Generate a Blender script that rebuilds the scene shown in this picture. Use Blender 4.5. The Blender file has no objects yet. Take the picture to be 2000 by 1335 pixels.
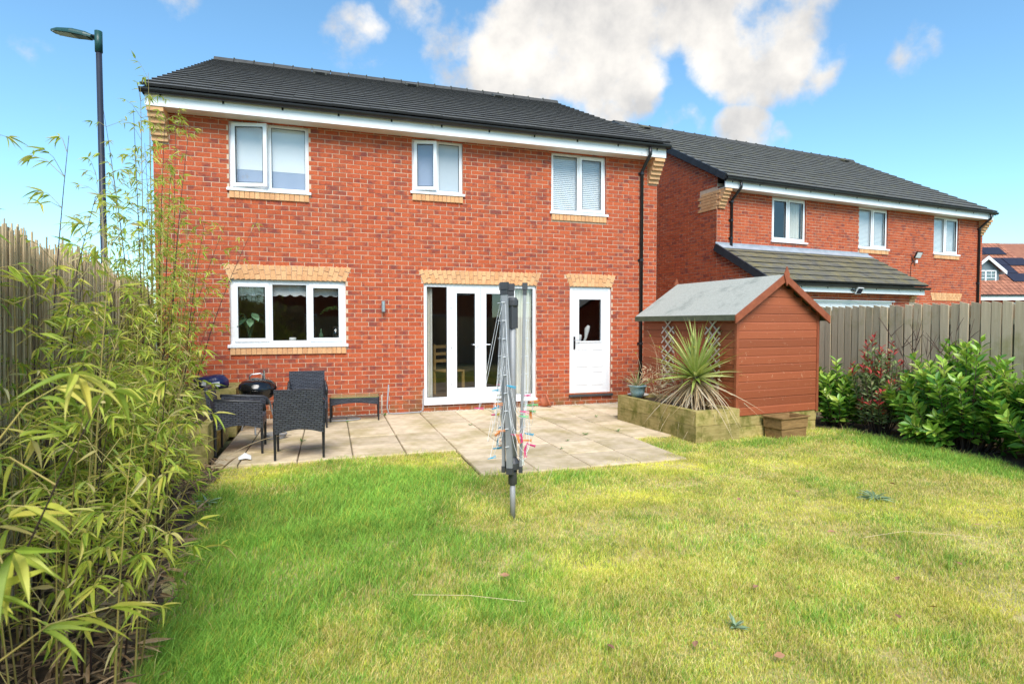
import bpy, math, random
import numpy as np
from mathutils import Matrix, Vector, Euler

random.seed(7); RNG = np.random.default_rng(11)
PI = math.pi; R = math.radians
scene = bpy.context.scene
COL = scene.collection

# ------------------------------------------------------------------ camera
CAM = Vector((0, 0, 1.515))
cam_d = bpy.data.cameras.new('camera'); cam = bpy.data.objects.new('camera', cam_d); COL.objects.link(cam)
cam.location = CAM
cam.rotation_euler = (R(90) - math.atan(35.5 / 1105), 0, R(-17.8))
cam_d.sensor_width = 36; cam_d.lens = 36 * 1105 / 2000
cam_d.clip_start = 0.05; cam_d.clip_end = 2000
cam_d.dof.use_dof = True; cam_d.dof.focus_distance = 7.5; cam_d.dof.aperture_fstop = 5.0
scene.camera = cam
FW = Vector((math.sin(R(17.8)), math.cos(R(17.8)), 0)); RT = Vector((math.cos(R(17.8)), -math.sin(R(17.8)), 0))
def pixdir(px, py):            # direction of a pixel of the 2000 px photograph (horizon at 632)
    v = FW + RT * ((px - 1000) / 1105) + Vector((0, 0, 1)) * ((632 - py) / 1105)
    return v.normalized()

# ------------------------------------------------------------------ world, sun, exposure
SUN_EL, SUN_AZ = 48, 190       # azimuth measured clockwise from +Y (behind the camera)
world = bpy.data.worlds.new('World'); scene.world = world; world.use_nodes = True
nt = world.node_tree; N = nt.nodes; L = nt.links; N.clear()
def nd(tree, typ, **kw):
    n = tree.nodes.new(typ)
    for k, v in kw.items(): setattr(n, k, v)
    return n
wo = nd(nt, 'ShaderNodeOutputWorld'); bg = nd(nt, 'ShaderNodeBackground'); bg.inputs[1].default_value = 0.14
sky = nd(nt, 'ShaderNodeTexSky', sky_type='NISHITA', sun_disc=False, sun_elevation=R(SUN_EL), sun_rotation=R(SUN_AZ))
sky.air_density = 1.0; sky.dust_density = 0.15; sky.ozone_density = 1.6; sky.altitude = 50
tc = nd(nt, 'ShaderNodeTexCoord'); sep = nd(nt, 'ShaderNodeSeparateXYZ')
L.new(tc.outputs['Generated'], sep.inputs[0])
def wmath(op, a, b=None, clamp=False):
    m = nd(nt, 'ShaderNodeMath', operation=op); m.use_clamp = clamp
    for i, v in enumerate((a, b)):
        if v is None: continue
        if isinstance(v, (int, float)): m.inputs[i].default_value = v
        else: L.new(v, m.inputs[i])
    return m.outputs[0]
zz = wmath('ADD', wmath('MAXIMUM', sep.outputs[2], 0.0), 0.22)
cx = wmath('DIVIDE', sep.outputs[0], zz); cy = wmath('DIVIDE', sep.outputs[1], zz)
comb = nd(nt, 'ShaderNodeCombineXYZ'); L.new(cx, comb.inputs[0]); L.new(cy, comb.inputs[1])
def wnoise(vec, scale, detail, rough, off=(0, 0, 0)):
    mp = nd(nt, 'ShaderNodeMapping'); mp.inputs['Location'].default_value = off; L.new(vec, mp.inputs[0])
    t = nd(nt, 'ShaderNodeTexNoise'); t.inputs['Scale'].default_value = scale; t.inputs['Detail'].default_value = detail
    t.inputs['Roughness'].default_value = rough; L.new(mp.outputs[0], t.inputs['Vector']); return t.outputs[0]
gen = tc.outputs['Generated']
n1 = wnoise(gen, 7.5, 9, 0.58, (3.1, 1.7, 0.4))
n3 = wnoise(comb.outputs[0], 0.55, 5, 0.5, (5.3, 2.2, 0))
blob = None                    # where single cumulus clouds stand: (photo x, y, angular radius deg, weight)
for px, py, rad, wgt in ((1120, 60, 9.0, 1.0), (1030, 120, 7.0, 1.0), (1200, 175, 5.0, .9), (1250, 20, 5.5, .8), (900, 115, 5.0, .72), (860, 0, 6.0, .62), (700, 100, 4.2, .72),
                         (1480, 70, 6.6, 1.0), (1420, 15, 5.5, .9), (1600, 110, 3.2, .72), (1770, 115, 2.6, .60), (90, 105, 2.6, .66),
                         (120, 165, 3.2, .50), (1330, 252, 2.6, .72), (1440, 268, 3.2, .8), (1500, 285, 2.2, .6), (340, 0, 3.0, .55)):
    d = pixdir(px, py)
    vm = nd(nt, 'ShaderNodeVectorMath', operation='DOT_PRODUCT'); L.new(gen, vm.inputs[0]); vm.inputs[1].default_value = d
    mr = nd(nt, 'ShaderNodeMapRange', interpolation_type='SMOOTHERSTEP')
    mr.inputs[1].default_value = math.cos(R(rad * 1.25)); mr.inputs[2].default_value = math.cos(R(rad * .25)); mr.inputs[4].default_value = wgt
    L.new(vm.outputs['Value'], mr.inputs[0])
    blob = mr.outputs[0] if blob is None else wmath('MAXIMUM', blob, mr.outputs[0])
fd = nd(nt, 'ShaderNodeVectorMath', operation='DOT_PRODUCT'); L.new(gen, fd.inputs[0]); fd.inputs[1].default_value = pixdir(1000, 300)
away = nd(nt, 'ShaderNodeMapRange'); away.inputs[1].default_value = .62; away.inputs[2].default_value = .40; L.new(fd.outputs['Value'], away.inputs[0])
scat = nd(nt, 'ShaderNodeMapRange', interpolation_type='SMOOTHSTEP'); scat.inputs[1].default_value = .47; scat.inputs[2].default_value = .68
L.new(n3, scat.inputs[0])      # the rest of the sky carries the same broken cumulus
allb = wmath('MAXIMUM', blob, wmath('MULTIPLY', scat.outputs[0], away.outputs[0]))
dens = wmath('ADD', wmath('MULTIPLY', n1, 1.35), wmath('MULTIPLY', allb, 0.62))
cl = nd(nt, 'ShaderNodeMapRange', interpolation_type='SMOOTHSTEP'); cl.inputs[1].default_value = 0.97; cl.inputs[2].default_value = 1.27; cl.inputs[4].default_value = .97
L.new(dens, cl.inputs[0])
n2 = wnoise(gen, 9.0, 6, .55, (7.3, 2.9, 1.1))
shade = nd(nt, 'ShaderNodeMapRange'); shade.inputs[1].default_value = .35; shade.inputs[2].default_value = .62; L.new(n2, shade.inputs[0])
ccol = nd(nt, 'ShaderNodeMix', data_type='RGBA'); L.new(shade.outputs[0], ccol.inputs[0])
ccol.inputs[6].default_value = (2.2, 2.15, 2.1, 1); ccol.inputs[7].default_value = (3.6, 3.42, 3.15, 1)
mixs = nd(nt, 'ShaderNodeMix', data_type='RGBA'); L.new(cl.outputs[0], mixs.inputs[0])
tint = nd(nt, 'ShaderNodeMix', data_type='RGBA', blend_type='MULTIPLY'); tint.inputs[0].default_value = 1; tint.inputs[7].default_value = (.57, .77, .79, 1); L.new(sky.outputs[0], tint.inputs[6])
L.new(tint.outputs[2], mixs.inputs[6]); L.new(ccol.outputs[2], mixs.inputs[7])
L.new(mixs.outputs[2], bg.inputs[0]); L.new(bg.outputs[0], wo.inputs[0])

sun_d = bpy.data.lights.new('sun', 'SUN'); sun = bpy.data.objects.new('sun', sun_d); COL.objects.link(sun)
sun_d.energy = 2.3; sun_d.angle = R(36); sun_d.color = (1, .95, .87)
sd = Vector((math.sin(R(SUN_AZ)) * math.cos(R(SUN_EL)), math.cos(R(SUN_AZ)) * math.cos(R(SUN_EL)), math.sin(R(SUN_EL))))
sun.rotation_euler = sd.to_track_quat('Z', 'Y').to_euler(); sun.location = (4, -20, 25)
scene.view_settings.view_transform = 'Standard'; scene.view_settings.look = 'None'
scene.view_settings.exposure = 1.2; scene.view_settings.gamma = 1

# ------------------------------------------------------------------ materials
MATS = {}
def newmat(name):
    m = bpy.data.materials.new(name); m.use_nodes = True; t = m.node_tree; t.nodes.clear()
    out = nd(t, 'ShaderNodeOutputMaterial'); p = nd(t, 'ShaderNodeBsdfPrincipled'); t.links.new(p.outputs[0], out.inputs[0])
    MATS[name] = m
    return m, t, p
def rnd01(t):                  # one random number per object and per loose piece of a joined mesh
    oi = nd(t, 'ShaderNodeObjectInfo'); g = nd(t, 'ShaderNodeNewGeometry')
    a = nd(t, 'ShaderNodeMath', operation='ADD'); t.links.new(oi.outputs['Random'], a.inputs[0]); t.links.new(g.outputs['Random Per Island'], a.inputs[1])
    f = nd(t, 'ShaderNodeMath', operation='FRACT'); t.links.new(a.outputs[0], f.inputs[0]); return f.outputs[0]
def coords(t, kind):
    if kind == 'world': return nd(t, 'ShaderNodeNewGeometry').outputs['Position']
    return nd(t, 'ShaderNodeTexCoord').outputs['Object']
def tnoise(t, vec, scale, detail=4, rough=.6, stretch=None):
    if stretch:
        mp = nd(t, 'ShaderNodeMapping'); mp.inputs['Scale'].default_value = stretch; t.links.new(vec, mp.inputs[0]); vec = mp.outputs[0]
    n = nd(t, 'ShaderNodeTexNoise'); n.inputs['Scale'].default_value = scale; n.inputs['Detail'].default_value = detail; n.inputs['Roughness'].default_value = rough
    t.links.new(vec, n.inputs['Vector']); return n.outputs[0]
def ramp(t, fac, stops):
    r = nd(t, 'ShaderNodeValToRGB'); el = r.color_ramp.elements
    while len(el) < len(stops): el.new(.5)
    for e, (p, c) in zip(el, stops): e.position = p; e.color = (*c, 1)
    t.links.new(fac, r.inputs[0]); return r.outputs[0]
def mixc(t, fac, a, b, mode='MIX'):
    m = nd(t, 'ShaderNodeMix', data_type='RGBA', blend_type=mode)
    for i, v in ((0, fac), (6, a), (7, b)):
        if isinstance(v, (int, float)): m.inputs[i].default_value = v
        elif isinstance(v, tuple): m.inputs[i].default_value = (*v, 1)
        else: t.links.new(v, m.inputs[i])
    return m.outputs[2]
def bump(t, p, h, strength, dist=.005):
    b = nd(t, 'ShaderNodeBump'); b.inputs['Strength'].default_value = strength; b.inputs['Distance'].default_value = dist
    t.links.new(h, b.inputs['Height']); t.links.new(b.outputs[0], p.inputs['Normal'])
def pm(name, c1, c2=None, scale=8, rough=.6, bmp=0, kind='world', rand=.0, metal=0, stretch=None, spec=.4, dist=.005, dirt=None):
    m, t, p = newmat(name)
    p.inputs['Roughness'].default_value = rough; p.inputs['Metallic'].default_value = metal; p.inputs['Specular IOR Level'].default_value = spec
    v = coords(t, kind)
    n = tnoise(t, v, scale, 5, .6, stretch)
    c = ramp(t, n, [(.3, c1), (.7, c2 or c1)])
    if dirt:                   # (colour, noise scale, low, high)
        dn = tnoise(t, coords(t, 'world'), dirt[1], 5, .65)
        f = nd(t, 'ShaderNodeMapRange'); f.inputs[1].default_value = dirt[2]; f.inputs[2].default_value = dirt[3]; t.links.new(dn, f.inputs[0])
        c = mixc(t, f.outputs[0], c, dirt[0])
    if rand:
        r = rnd01(t); f = nd(t, 'ShaderNodeMapRange'); f.inputs[3].default_value = 1 - rand; f.inputs[4].default_value = 1 + rand; t.links.new(r, f.inputs[0])
        mv = nd(t, 'ShaderNodeVectorMath', operation='SCALE'); t.links.new(c, mv.inputs[0]); t.links.new(f.outputs[0], mv.inputs['Scale']); c = mv.outputs[0]
    t.links.new(c, p.inputs['Base Color'])
    if bmp: bump(t, p, tnoise(t, v, scale * 3, 5, .7, stretch), bmp, dist)
    return m
def brickmat(name, reds, darks, rough=.85):
    m, t, p = newmat(name); p.inputs['Roughness'].default_value = rough; p.inputs['Specular IOR Level'].default_value = .15
    r = rnd01(t); pos = coords(t, 'world')
    wn = nd(t, 'ShaderNodeTexWhiteNoise', noise_dimensions='1D'); t.links.new(r, wn.inputs['W'])
    base = ramp(t, wn.outputs[0], [(0, reds[0]), (.5, reds[1]), (1, reds[2])])
    # burnt flashes: noise shifted from brick to brick
    sc = nd(t, 'ShaderNodeVectorMath', operation='MULTIPLY_ADD'); sc.inputs[1].default_value = (1, 1, 1.0)
    cmb = nd(t, 'ShaderNodeCombineXYZ'); mlt = nd(t, 'ShaderNodeMath', operation='MULTIPLY'); mlt.inputs[1].default_value = 37.0
    t.links.new(r, mlt.inputs[0]); t.links.new(mlt.outputs[0], cmb.inputs[2]); t.links.new(pos, sc.inputs[0]); t.links.new(cmb.outputs[0], sc.inputs[2])
    big = tnoise(t, sc.outputs[0], 4.5, 3, .6)
    f = nd(t, 'ShaderNodeMapRange'); f.inputs[1].default_value = .50; f.inputs[2].default_value = .66; f.inputs[4].default_value = .76; t.links.new(big, f.inputs[0])
    c = mixc(t, f.outputs[0], base, darks)
    fine = tnoise(t, pos, 60, 4, .7)
    c = mixc(t, .35, c, ramp(t, fine, [(.3, (.25, .25, .25)), (.7, (.95, .95, .95))]), 'OVERLAY')
    lime = nd(t, 'ShaderNodeMapRange'); lime.inputs[1].default_value = .69; lime.inputs[2].default_value = .76; lime.inputs[4].default_value = .55
    t.links.new(tnoise(t, pos, 21, 5, .75), lime.inputs[0]); c = mixc(t, lime.outputs[0], c, (.5, .36, .29))
    # damp, algae-stained courses near the ground and rain streaks
    sx = nd(t, 'ShaderNodeSeparateXYZ'); t.links.new(pos, sx.inputs[0])
    zr = nd(t, 'ShaderNodeMapRange'); zr.inputs[1].default_value = .55; zr.inputs[2].default_value = -.05; t.links.new(sx.outputs[2], zr.inputs[0])
    sn = nd(t, 'ShaderNodeMapRange'); sn.inputs[1].default_value = .40; sn.inputs[2].default_value = .62; sn.inputs[4].default_value = .8; t.links.new(tnoise(t, pos, 3.0, 5, .7), sn.inputs[0])
    mm = nd(t, 'ShaderNodeMath', operation='MULTIPLY'); t.links.new(zr.outputs[0], mm.inputs[0]); t.links.new(sn.outputs[0], mm.inputs[1])
    c = mixc(t, mm.outputs[0], c, (.17, .12, .045))
    st = nd(t, 'ShaderNodeMapRange'); st.inputs[1].default_value = .56; st.inputs[2].default_value = .74; st.inputs[4].default_value = .30; t.links.new(tnoise(t, pos, 1.0, 5, .6, (3.2, 3.2, .5)), st.inputs[0])
    c = mixc(t, st.outputs[0], c, (.20, .10, .07))
    t.links.new(c, p.inputs['Base Color']); bump(t, p, fine, .5, .004)
    return m
brickmat('brick_red', ((.38, .076, .031), (.47, .105, .041), (.42, .088, .039)), (.165, .048, .044))
brickmat('brick_cream', ((.66, .34, .16), (.72, .40, .20), (.62, .31, .14)), (.55, .27, .13))
pm('mortar', (.54, .38, .26), (.66, .50, .36), 14, .95, .4)
pm('upvc', (.80, .81, .82), (.84, .84, .84), 3, .28, spec=.5)
pm('fascia', (.80, .80, .79), (.86, .86, .85), 3, .35, dirt=((.35, .33, .28), 9, .62, .85))
pm('soffit', (.70, .66, .58), (.78, .74, .66), 4, .6)
pm('tile', (.085, .080, .072), (.145, .137, .12), 6, .62, .35, rand=.07, dirt=((.15, .135, .06), 5, .55, .78), spec=.35)
pm('tile_ridge', (.040, .038, .036), (.070, .067, .062), 6, .75, .3)
pm('tile_edge_shade', (.016, .016, .016), (.026, .025, .024), 9, .8)  # less weathered than the tops, with shade on the tile edges painted in
pm('tile_mid', (.085, .080, .068), (.145, .137, .115), 6, .65, .35, rand=.07, dirt=((.15, .135, .055), 4, .52, .75))
pm('tile_mossy', (.09, .083, .07), (.15, .14, .115), 6, .75, .35, rand=.08, dirt=((.24, .19, .055), 3.5, .40, .85), spec=.3)
pm('tile_red', (.30, .11, .065), (.40, .16, .09), 3, .8, rand=.2)
pm('black_plastic', (.012, .012, .014), (.02, .02, .022), 6, .35, spec=.5)
pm('verge', (.025, .028, .034), (.04, .043, .05), 6, .5)
pm('lead', (.26, .29, .33), (.38, .41, .45), 5, .6, .1)
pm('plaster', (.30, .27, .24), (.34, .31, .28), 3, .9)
pm('floor_wood', (.16, .10, .06), (.22, .14, .08), 5, .6)
pm('curtain', (.74, .71, .62), (.80, .77, .69), 5, .9)
pm('lace', (.62, .62, .60), (.75, .75, .73), 40, .9)
pm('blind', (.86, .87, .87), (.90, .90, .90), 2, .7)
pm('blind_blue', (.36, .40, .52), (.42, .46, .58), 2, .8)
pm('steel', (.5, .5, .5), (.62, .62, .62), 9, .3, metal=.9)
pm('alu', (.27, .275, .28), (.34, .345, .35), 7, .55, metal=.15, spec=.5)
pm('grey_plastic', (.05, .052, .056), (.07, .072, .076), 7, .45)
pm('cord', (.76, .77, .78), (.82, .82, .82), 9, .5)
pm('rattan', (.010, .011, .014), (.026, .028, .034), 30, .42, kind='obj', spec=.5)
pm('table_glass', (.20, .22, .09), (.26, .28, .13), 5, .15, spec=.6)
pm('enamel', (.006, .006, .007), (.009, .009, .010), 3, .12, spec=.6)
pm('slab', (.50, .39, .255), (.70, .565, .385), 7, .9, .45, rand=.12, dirt=((.33, .26, .10), 1.7, .45, .74))
pm('joint_sand', (.12, .105, .06), (.22, .18, .11), 18, .95, .5)
pm('gravel', (.40, .34, .26), (.62, .55, .45), 40, .9, .5, rand=.35)
pm('soil', (.055, .038, .024), (.13, .09, .055), 9, .95, .8, dist=.02)
pm('thatch', (.42, .34, .13), (.62, .51, .22), 12, .95, .9, dist=.02, dirt=((.16, .20, .03), 2.2, .48, .62))
pm('far_ground', (.10, .13, .05), (.17, .17, .08), .6, .95)
pm('tarmac', (.05, .05, .052), (.07, .07, .07), 20, .9)
def woodmat(name, c1, c2, stretch, rough=.75, rand=.18, dirt=None, bmp=.5):
    return pm(name, c1, c2, 4, rough, bmp, kind='obj', rand=rand, stretch=stretch, dirt=dirt, spec=.25, dist=.004)
woodmat('shed_wood', (.27, .072, .030), (.40, .115, .050), (.9, 6, 14), .6, .17, dirt=((.55, .30, .18), 24, .63, .70))
woodmat('shed_trim', (.25, .068, .030), (.34, .10, .046), (3, 3, 3), .6, .08)
woodmat('sleeper', (.32, .25, .085), (.50, .40, .16), (1.2, 1.2, 9), .85, .18, dirt=((.18, .17, .035), 5, .46, .64))
woodmat('fence_wood', (.42, .32, .20), (.66, .54, .37), (9, 9, .9), .85, .22, dirt=((.34, .28, .12), 2.2, .52, .76))
woodmat('old_crate', (.20, .115, .045), (.36, .22, .09), (1.5, 5, 9), .8, .2)
woodmat('trellis_wood', (.42, .36, .30), (.55, .48, .40), (5, 5, 5), .85, .1)
woodmat('pine', (.55, .33, .11), (.62, .40, .15), (3, 3, 9), .5, .1)
pm('reed', (.42, .29, .155), (.66, .50, .30), 5, .85, rand=.42, stretch=(30, 30, 1.5))
pm('felt', (.33, .33, .285), (.45, .45, .395), 40, .95, .5, dirt=((.20, .22, .19), 2.2, .55, .75))
pm('felt_edge', (.075, .085, .05), (.12, .13, .08), 9, .95)
pm('lamp_green', (.012, .055, .05), (.018, .07, .062), 4, .4)
pm('lamp_post', (.022, .027, .042), (.03, .036, .052), 4, .4)
pm('lamp_glass', (.35, .34, .34), (.4, .4, .4), 4, .2)
pm('solar', (.012, .012, .028), (.018, .018, .036), 4, .55)
pm('slate_grey', (.13, .17, .19), (.16, .20, .22), 4, .7)
pm('terracotta', (.42, .12, .06), (.5, .16, .08), 9, .8)
pm('glaze_blue', (.09, .20, .24), (.30, .42, .44), 16, .35, kind='obj')
pm('white_stone', (.68, .67, .63), (.76, .75, .72), 9, .7)
pm('bag_blue', (.010, .014, .07), (.02, .03, .12), 6, .35)
pm('paper', (.72, .72, .70), (.8, .8, .78), 9, .8)
pm('hose_grey', (.25, .25, .26), (.33, .33, .34), 9, .5)
pm('dead_leaf', (.26, .12, .06), (.42, .23, .13), 25, .8, rand=.3)
pm('litter', (.24, .15, .075), (.42, .29, .16), 12, .9, rand=.35)
pm('straw', (.50, .38, .22), (.62, .50, .32), 12, .9, rand=.25)
pm('twig', (.075, .045, .035), (.12, .075, .055), 12, .85)
pm('cane', (.30, .24, .07), (.40, .33, .10), 5, .5, rand=.35)
pm('cane_dark', (.035, .02, .018), (.06, .035, .028), 5, .5, rand=.3)
for nm, c in (('pink', (.72, .06, .22)), ('blue', (.06, .42, .62)), ('orange', (.78, .28, .08)), ('green', (.16, .55, .22)), ('white', (.75, .76, .72)), ('yellow', (.7, .6, .15))):
    pm('peg_' + nm, c, tuple(v * 1.12 for v in c), 5, .4)
def leafmat(name, stops, trans=.3, rough=.45, spec=.4):
    m, t, p = newmat(name); out = [n for n in t.nodes if n.type == 'OUTPUT_MATERIAL'][0]
    r = rnd01(t); wn = nd(t, 'ShaderNodeTexWhiteNoise', noise_dimensions='1D'); t.links.new(r, wn.inputs['W'])
    c = ramp(t, wn.outputs[0], stops)
    c = mixc(t, .35, c, ramp(t, tnoise(t, coords(t, 'world'), 25, 3), [(.3, (.3, .3, .3)), (.7, (.8, .8, .8))]), 'OVERLAY')
    t.links.new(c, p.inputs['Base Color']); p.inputs['Roughness'].default_value = rough; p.inputs['Specular IOR Level'].default_value = spec
    tr = nd(t, 'ShaderNodeBsdfTranslucent'); t.links.new(c, tr.inputs[0]); mx = nd(t, 'ShaderNodeMixShader'); mx.inputs[0].default_value = trans
    t.links.new(p.outputs[0], mx.inputs[1]); t.links.new(tr.outputs[0], mx.inputs[2]); t.links.new(mx.outputs[0], out.inputs[0])
    return m
leafmat('bamboo_leaf', [(0, (.28, .40, .05)), (.4, (.46, .56, .075)), (.7, (.60, .63, .10)), (.9, (.70, .62, .12)), (1, (.72, .62, .32))], .45)
leafmat('laurel_leaf', [(0, (.05, .16, .02)), (.45, (.12, .30, .035)), (.8, (.22, .42, .05)), (1, (.36, .50, .07))], .32, .34, .4)
leafmat('laurel_tip', [(0, (.22, .42, .05)), (.6, (.36, .54, .065)), (1, (.50, .58, .10))], .3, .32, .5)
leafmat('photinia_leaf', [(0, (.14, .24, .07)), (.6, (.28, .37, .13)), (1, (.44, .46, .22))], .25)
leafmat('photinia_tip', [(0, (.45, .03, .03)), (1, (.62, .09, .07))], .3)
leafmat('cordyline_leaf', [(0, (.26, .36, .07)), (.6, (.44, .50, .13)), (1, (.58, .60, .24))], .25)
leafmat('cordyline_dead', [(0, (.42, .29, .16)), (.6, (.62, .48, .30)), (1, (.72, .60, .44))], .2, .8, .1)
leafmat('house_plant', [(0, (.04, .10, .05)), (1, (.12, .22, .11))], .25)
leafmat('weed_leaf', [(0, (.08, .20, .05)), (1, (.20, .33, .09))], .25)
leafmat('thistle_leaf', [(0, (.16, .27, .15)), (1, (.32, .42, .26))], .2)
leafmat('moss', [(0, (.27, .30, .03)), (1, (.42, .40, .06))], .2, .9, .1)
# grass: colour comes with each blade
m, t, p = newmat('grass'); out = [n for n in t.nodes if n.type == 'OUTPUT_MATERIAL'][0]
at = nd(t, 'ShaderNodeAttribute'); at.attribute_name = 'col'
t.links.new(at.outputs['Color'], p.inputs['Base Color']); p.inputs['Roughness'].default_value = .6; p.inputs['Specular IOR Level'].default_value = .25
tr = nd(t, 'ShaderNodeBsdfTranslucent'); t.links.new(at.outputs['Color'], tr.inputs[0]); mx = nd(t, 'ShaderNodeMixShader'); mx.inputs[0].default_value = .45
t.links.new(p.outputs[0], mx.inputs[1]); t.links.new(tr.outputs[0], mx.inputs[2]); t.links.new(mx.outputs[0], out.inputs[0])
# glass: clear pane with mirror-like Fresnel reflection
m, t, p = newmat('glass'); out = [n for n in t.nodes if n.type == 'OUTPUT_MATERIAL'][0]
fr = nd(t, 'ShaderNodeFresnel'); bfg = nd(t, 'ShaderNodeNewGeometry')
ior = nd(t, 'ShaderNodeMapRange'); ior.inputs[3].default_value = 1.52; ior.inputs[4].default_value = 1 / 1.52     # a thin pane reflects alike from both sides
t.links.new(bfg.outputs['Backfacing'], ior.inputs[0]); t.links.new(ior.outputs[0], fr.inputs[0])
ad = nd(t, 'ShaderNodeMath', operation='MULTIPLY_ADD'); ad.inputs[1].default_value = 1.8; ad.inputs[2].default_value = .02; t.links.new(fr.outputs[0], ad.inputs[0])
gl = nd(t, 'ShaderNodeBsdfGlossy'); gl.inputs['Roughness'].default_value = .0; ts = nd(t, 'ShaderNodeBsdfTransparent'); ts.inputs[0].default_value = (.86, .88, .88, 1)
mx = nd(t, 'ShaderNodeMixShader'); t.links.new(ad.outputs[0], mx.inputs[0]); t.links.new(ts.outputs[0], mx.inputs[1]); t.links.new(gl.outputs[0], mx.inputs[2]); t.links.new(mx.outputs[0], out.inputs[0])
m, t, p = newmat('frosted'); p.inputs['Base Color'].default_value = (.42, .47, .50, 1); p.inputs['Roughness'].default_value = .12; p.inputs['Specular IOR Level'].default_value = .6

# ------------------------------------------------------------------ helpers
def tag(o, label=None, cat=None, group=None, kind=None):
    if label: o['label'] = label
    if cat: o['category'] = cat
    if group: o['group'] = group
    if kind: o['kind'] = kind
    return o
def empty(name, loc=(0, 0, 0), rz=0, parent=None):
    o = bpy.data.objects.new(name, None); COL.objects.link(o); o.location = loc; o.rotation_euler = (0, 0, rz); o.parent = parent
    o.empty_display_size = .1
    return o
def wm(o):
    m = o.matrix_basis.copy()
    while o.parent: o = o.parent; m = o.matrix_basis @ m
    return m
def meshobj(name, me, parent=None, loc=None):
    o = bpy.data.objects.new(name, me); COL.objects.link(o); o.parent = parent
    if loc is not None: o.location = loc
    return o
class MB:
    def __init__(s): s.v = []; s.f = []; s.m = []; s.ms = []
    def mat(s, name):
        if name not in s.ms: s.ms.append(name)
        return s.ms.index(name)
    def poly(s, pts, mat=None):
        k = len(s.v); s.v += [tuple(p) for p in pts]; s.f.append(tuple(range(k, k + len(pts)))); s.m.append(s.mat(mat) if mat else 0)
    def add(s, vs, fs, mat=None, M=None):
        k = len(s.v)
        s.v += [tuple(M @ Vector(p)) for p in vs] if M is not None else [tuple(p) for p in vs]
        i = s.mat(mat) if mat else 0
        for f in fs: s.f.append(tuple(a + k for a in f)); s.m.append(i)
    def box(s, x0, x1, y0, y1, z0, z1, mat=None, M=None):
        vs = [(x0, y0, z0), (x1, y0, z0), (x1, y1, z0), (x0, y1, z0), (x0, y0, z1), (x1, y0, z1), (x1, y1, z1), (x0, y1, z1)]
        s.add(vs, [(3, 2, 1, 0), (4, 5, 6, 7), (0, 1, 5, 4), (1, 2, 6, 5), (2, 3, 7, 6), (3, 0, 4, 7)], mat, M); return s
    def tube(s, pts, r, n=8, mat=None, caps=True, closed=False):
        pts = [Vector(p) for p in pts]; rs = r if isinstance(r, (list, tuple)) else [r] * len(pts)
        k = len(s.v); i0 = s.mat(mat) if mat else 0; up = None
        for i, p in enumerate(pts):
            if closed: d = pts[(i + 1) % len(pts)] - pts[i - 1]
            else: d = pts[min(i + 1, len(pts) - 1)] - pts[max(i - 1, 0)]
            d = d.normalized() if d.length > 1e-9 else Vector((0, 0, 1))
            if up is None: up = Vector((0, 0, 1)) if abs(d.z) < .9 else Vector((1, 0, 0))
            a = d.cross(up); a = a.normalized() if a.length > 1e-6 else d.orthogonal().normalized()
            b = a.cross(d).normalized(); up = b
            for j in range(n):
                q = p + (a * math.cos(2 * PI * j / n) + b * math.sin(2 * PI * j / n)) * rs[i]; s.v.append(tuple(q))
        m = len(pts); seg = m if closed else m - 1
        for i in range(seg):
            for j in range(n):
                a0 = k + i * n + j; a1 = k + i * n + (j + 1) % n; b0 = k + ((i + 1) % m) * n + j; b1 = k + ((i + 1) % m) * n + (j + 1) % n
                s.f.append((a0, a1, b1, b0)); s.m.append(i0)
        if caps and not closed:
            s.f.append(tuple(k + j for j in range(n))[::-1]); s.m.append(i0)
            s.f.append(tuple(k + (m - 1) * n + j for j in range(n))); s.m.append(i0)
        return s
    def lathe(s, prof, n=24, mat=None, c=(0, 0, 0)):
        k = len(s.v); i0 = s.mat(mat) if mat else 0
        for r, z in prof:
            for j in range(n): s.v.append((c[0] + r * math.cos(2 * PI * j / n), c[1] + r * math.sin(2 * PI * j / n), c[2] + z))
        for i in range(len(prof) - 1):
            for j in range(n):
                s.f.append((k + i * n + j, k + i * n + (j + 1) % n, k + (i + 1) * n + (j + 1) % n, k + (i + 1) * n + j)); s.m.append(i0)
        return s
    def prism(s, poly, y0, y1, mat=None, M=None):          # polygon in x,z extruded along y
        n = len(poly); vs = [(x, y0, z) for x, z in poly] + [(x, y1, z) for x, z in poly]
        fs = [tuple(range(n)), tuple(range(2 * n - 1, n - 1, -1))] + [(i, i + n, (i + 1) % n + n, (i + 1) % n) for i in range(n)]
        s.add(vs, [f[::-1] for f in fs], mat, M); return s
    def mesh(s, name, mats, smooth=False):
        me = bpy.data.meshes.new(name); me.from_pydata(s.v, [], s.f)
        names = s.ms if s.ms else ([mats] if isinstance(mats, str) else mats)
        for q in names: me.materials.append(MATS[q])
        if len(names) > 1: me.polygons.foreach_set('material_index', s.m)
        if smooth: me.polygons.foreach_set('use_smooth', [True] * len(me.polygons))
        me.update(); return me
    def build(s, name, mat=None, parent=None, loc=None, smooth=False):
        return meshobj(name, s.mesh(name, mat, smooth), parent, loc)
def in_view(w):
    d = w - CAM; z = d.dot(FW)
    if z < .1: return False
    return abs(d.dot(RT) / z) < .93 and abs(d.z / z) < .66
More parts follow.
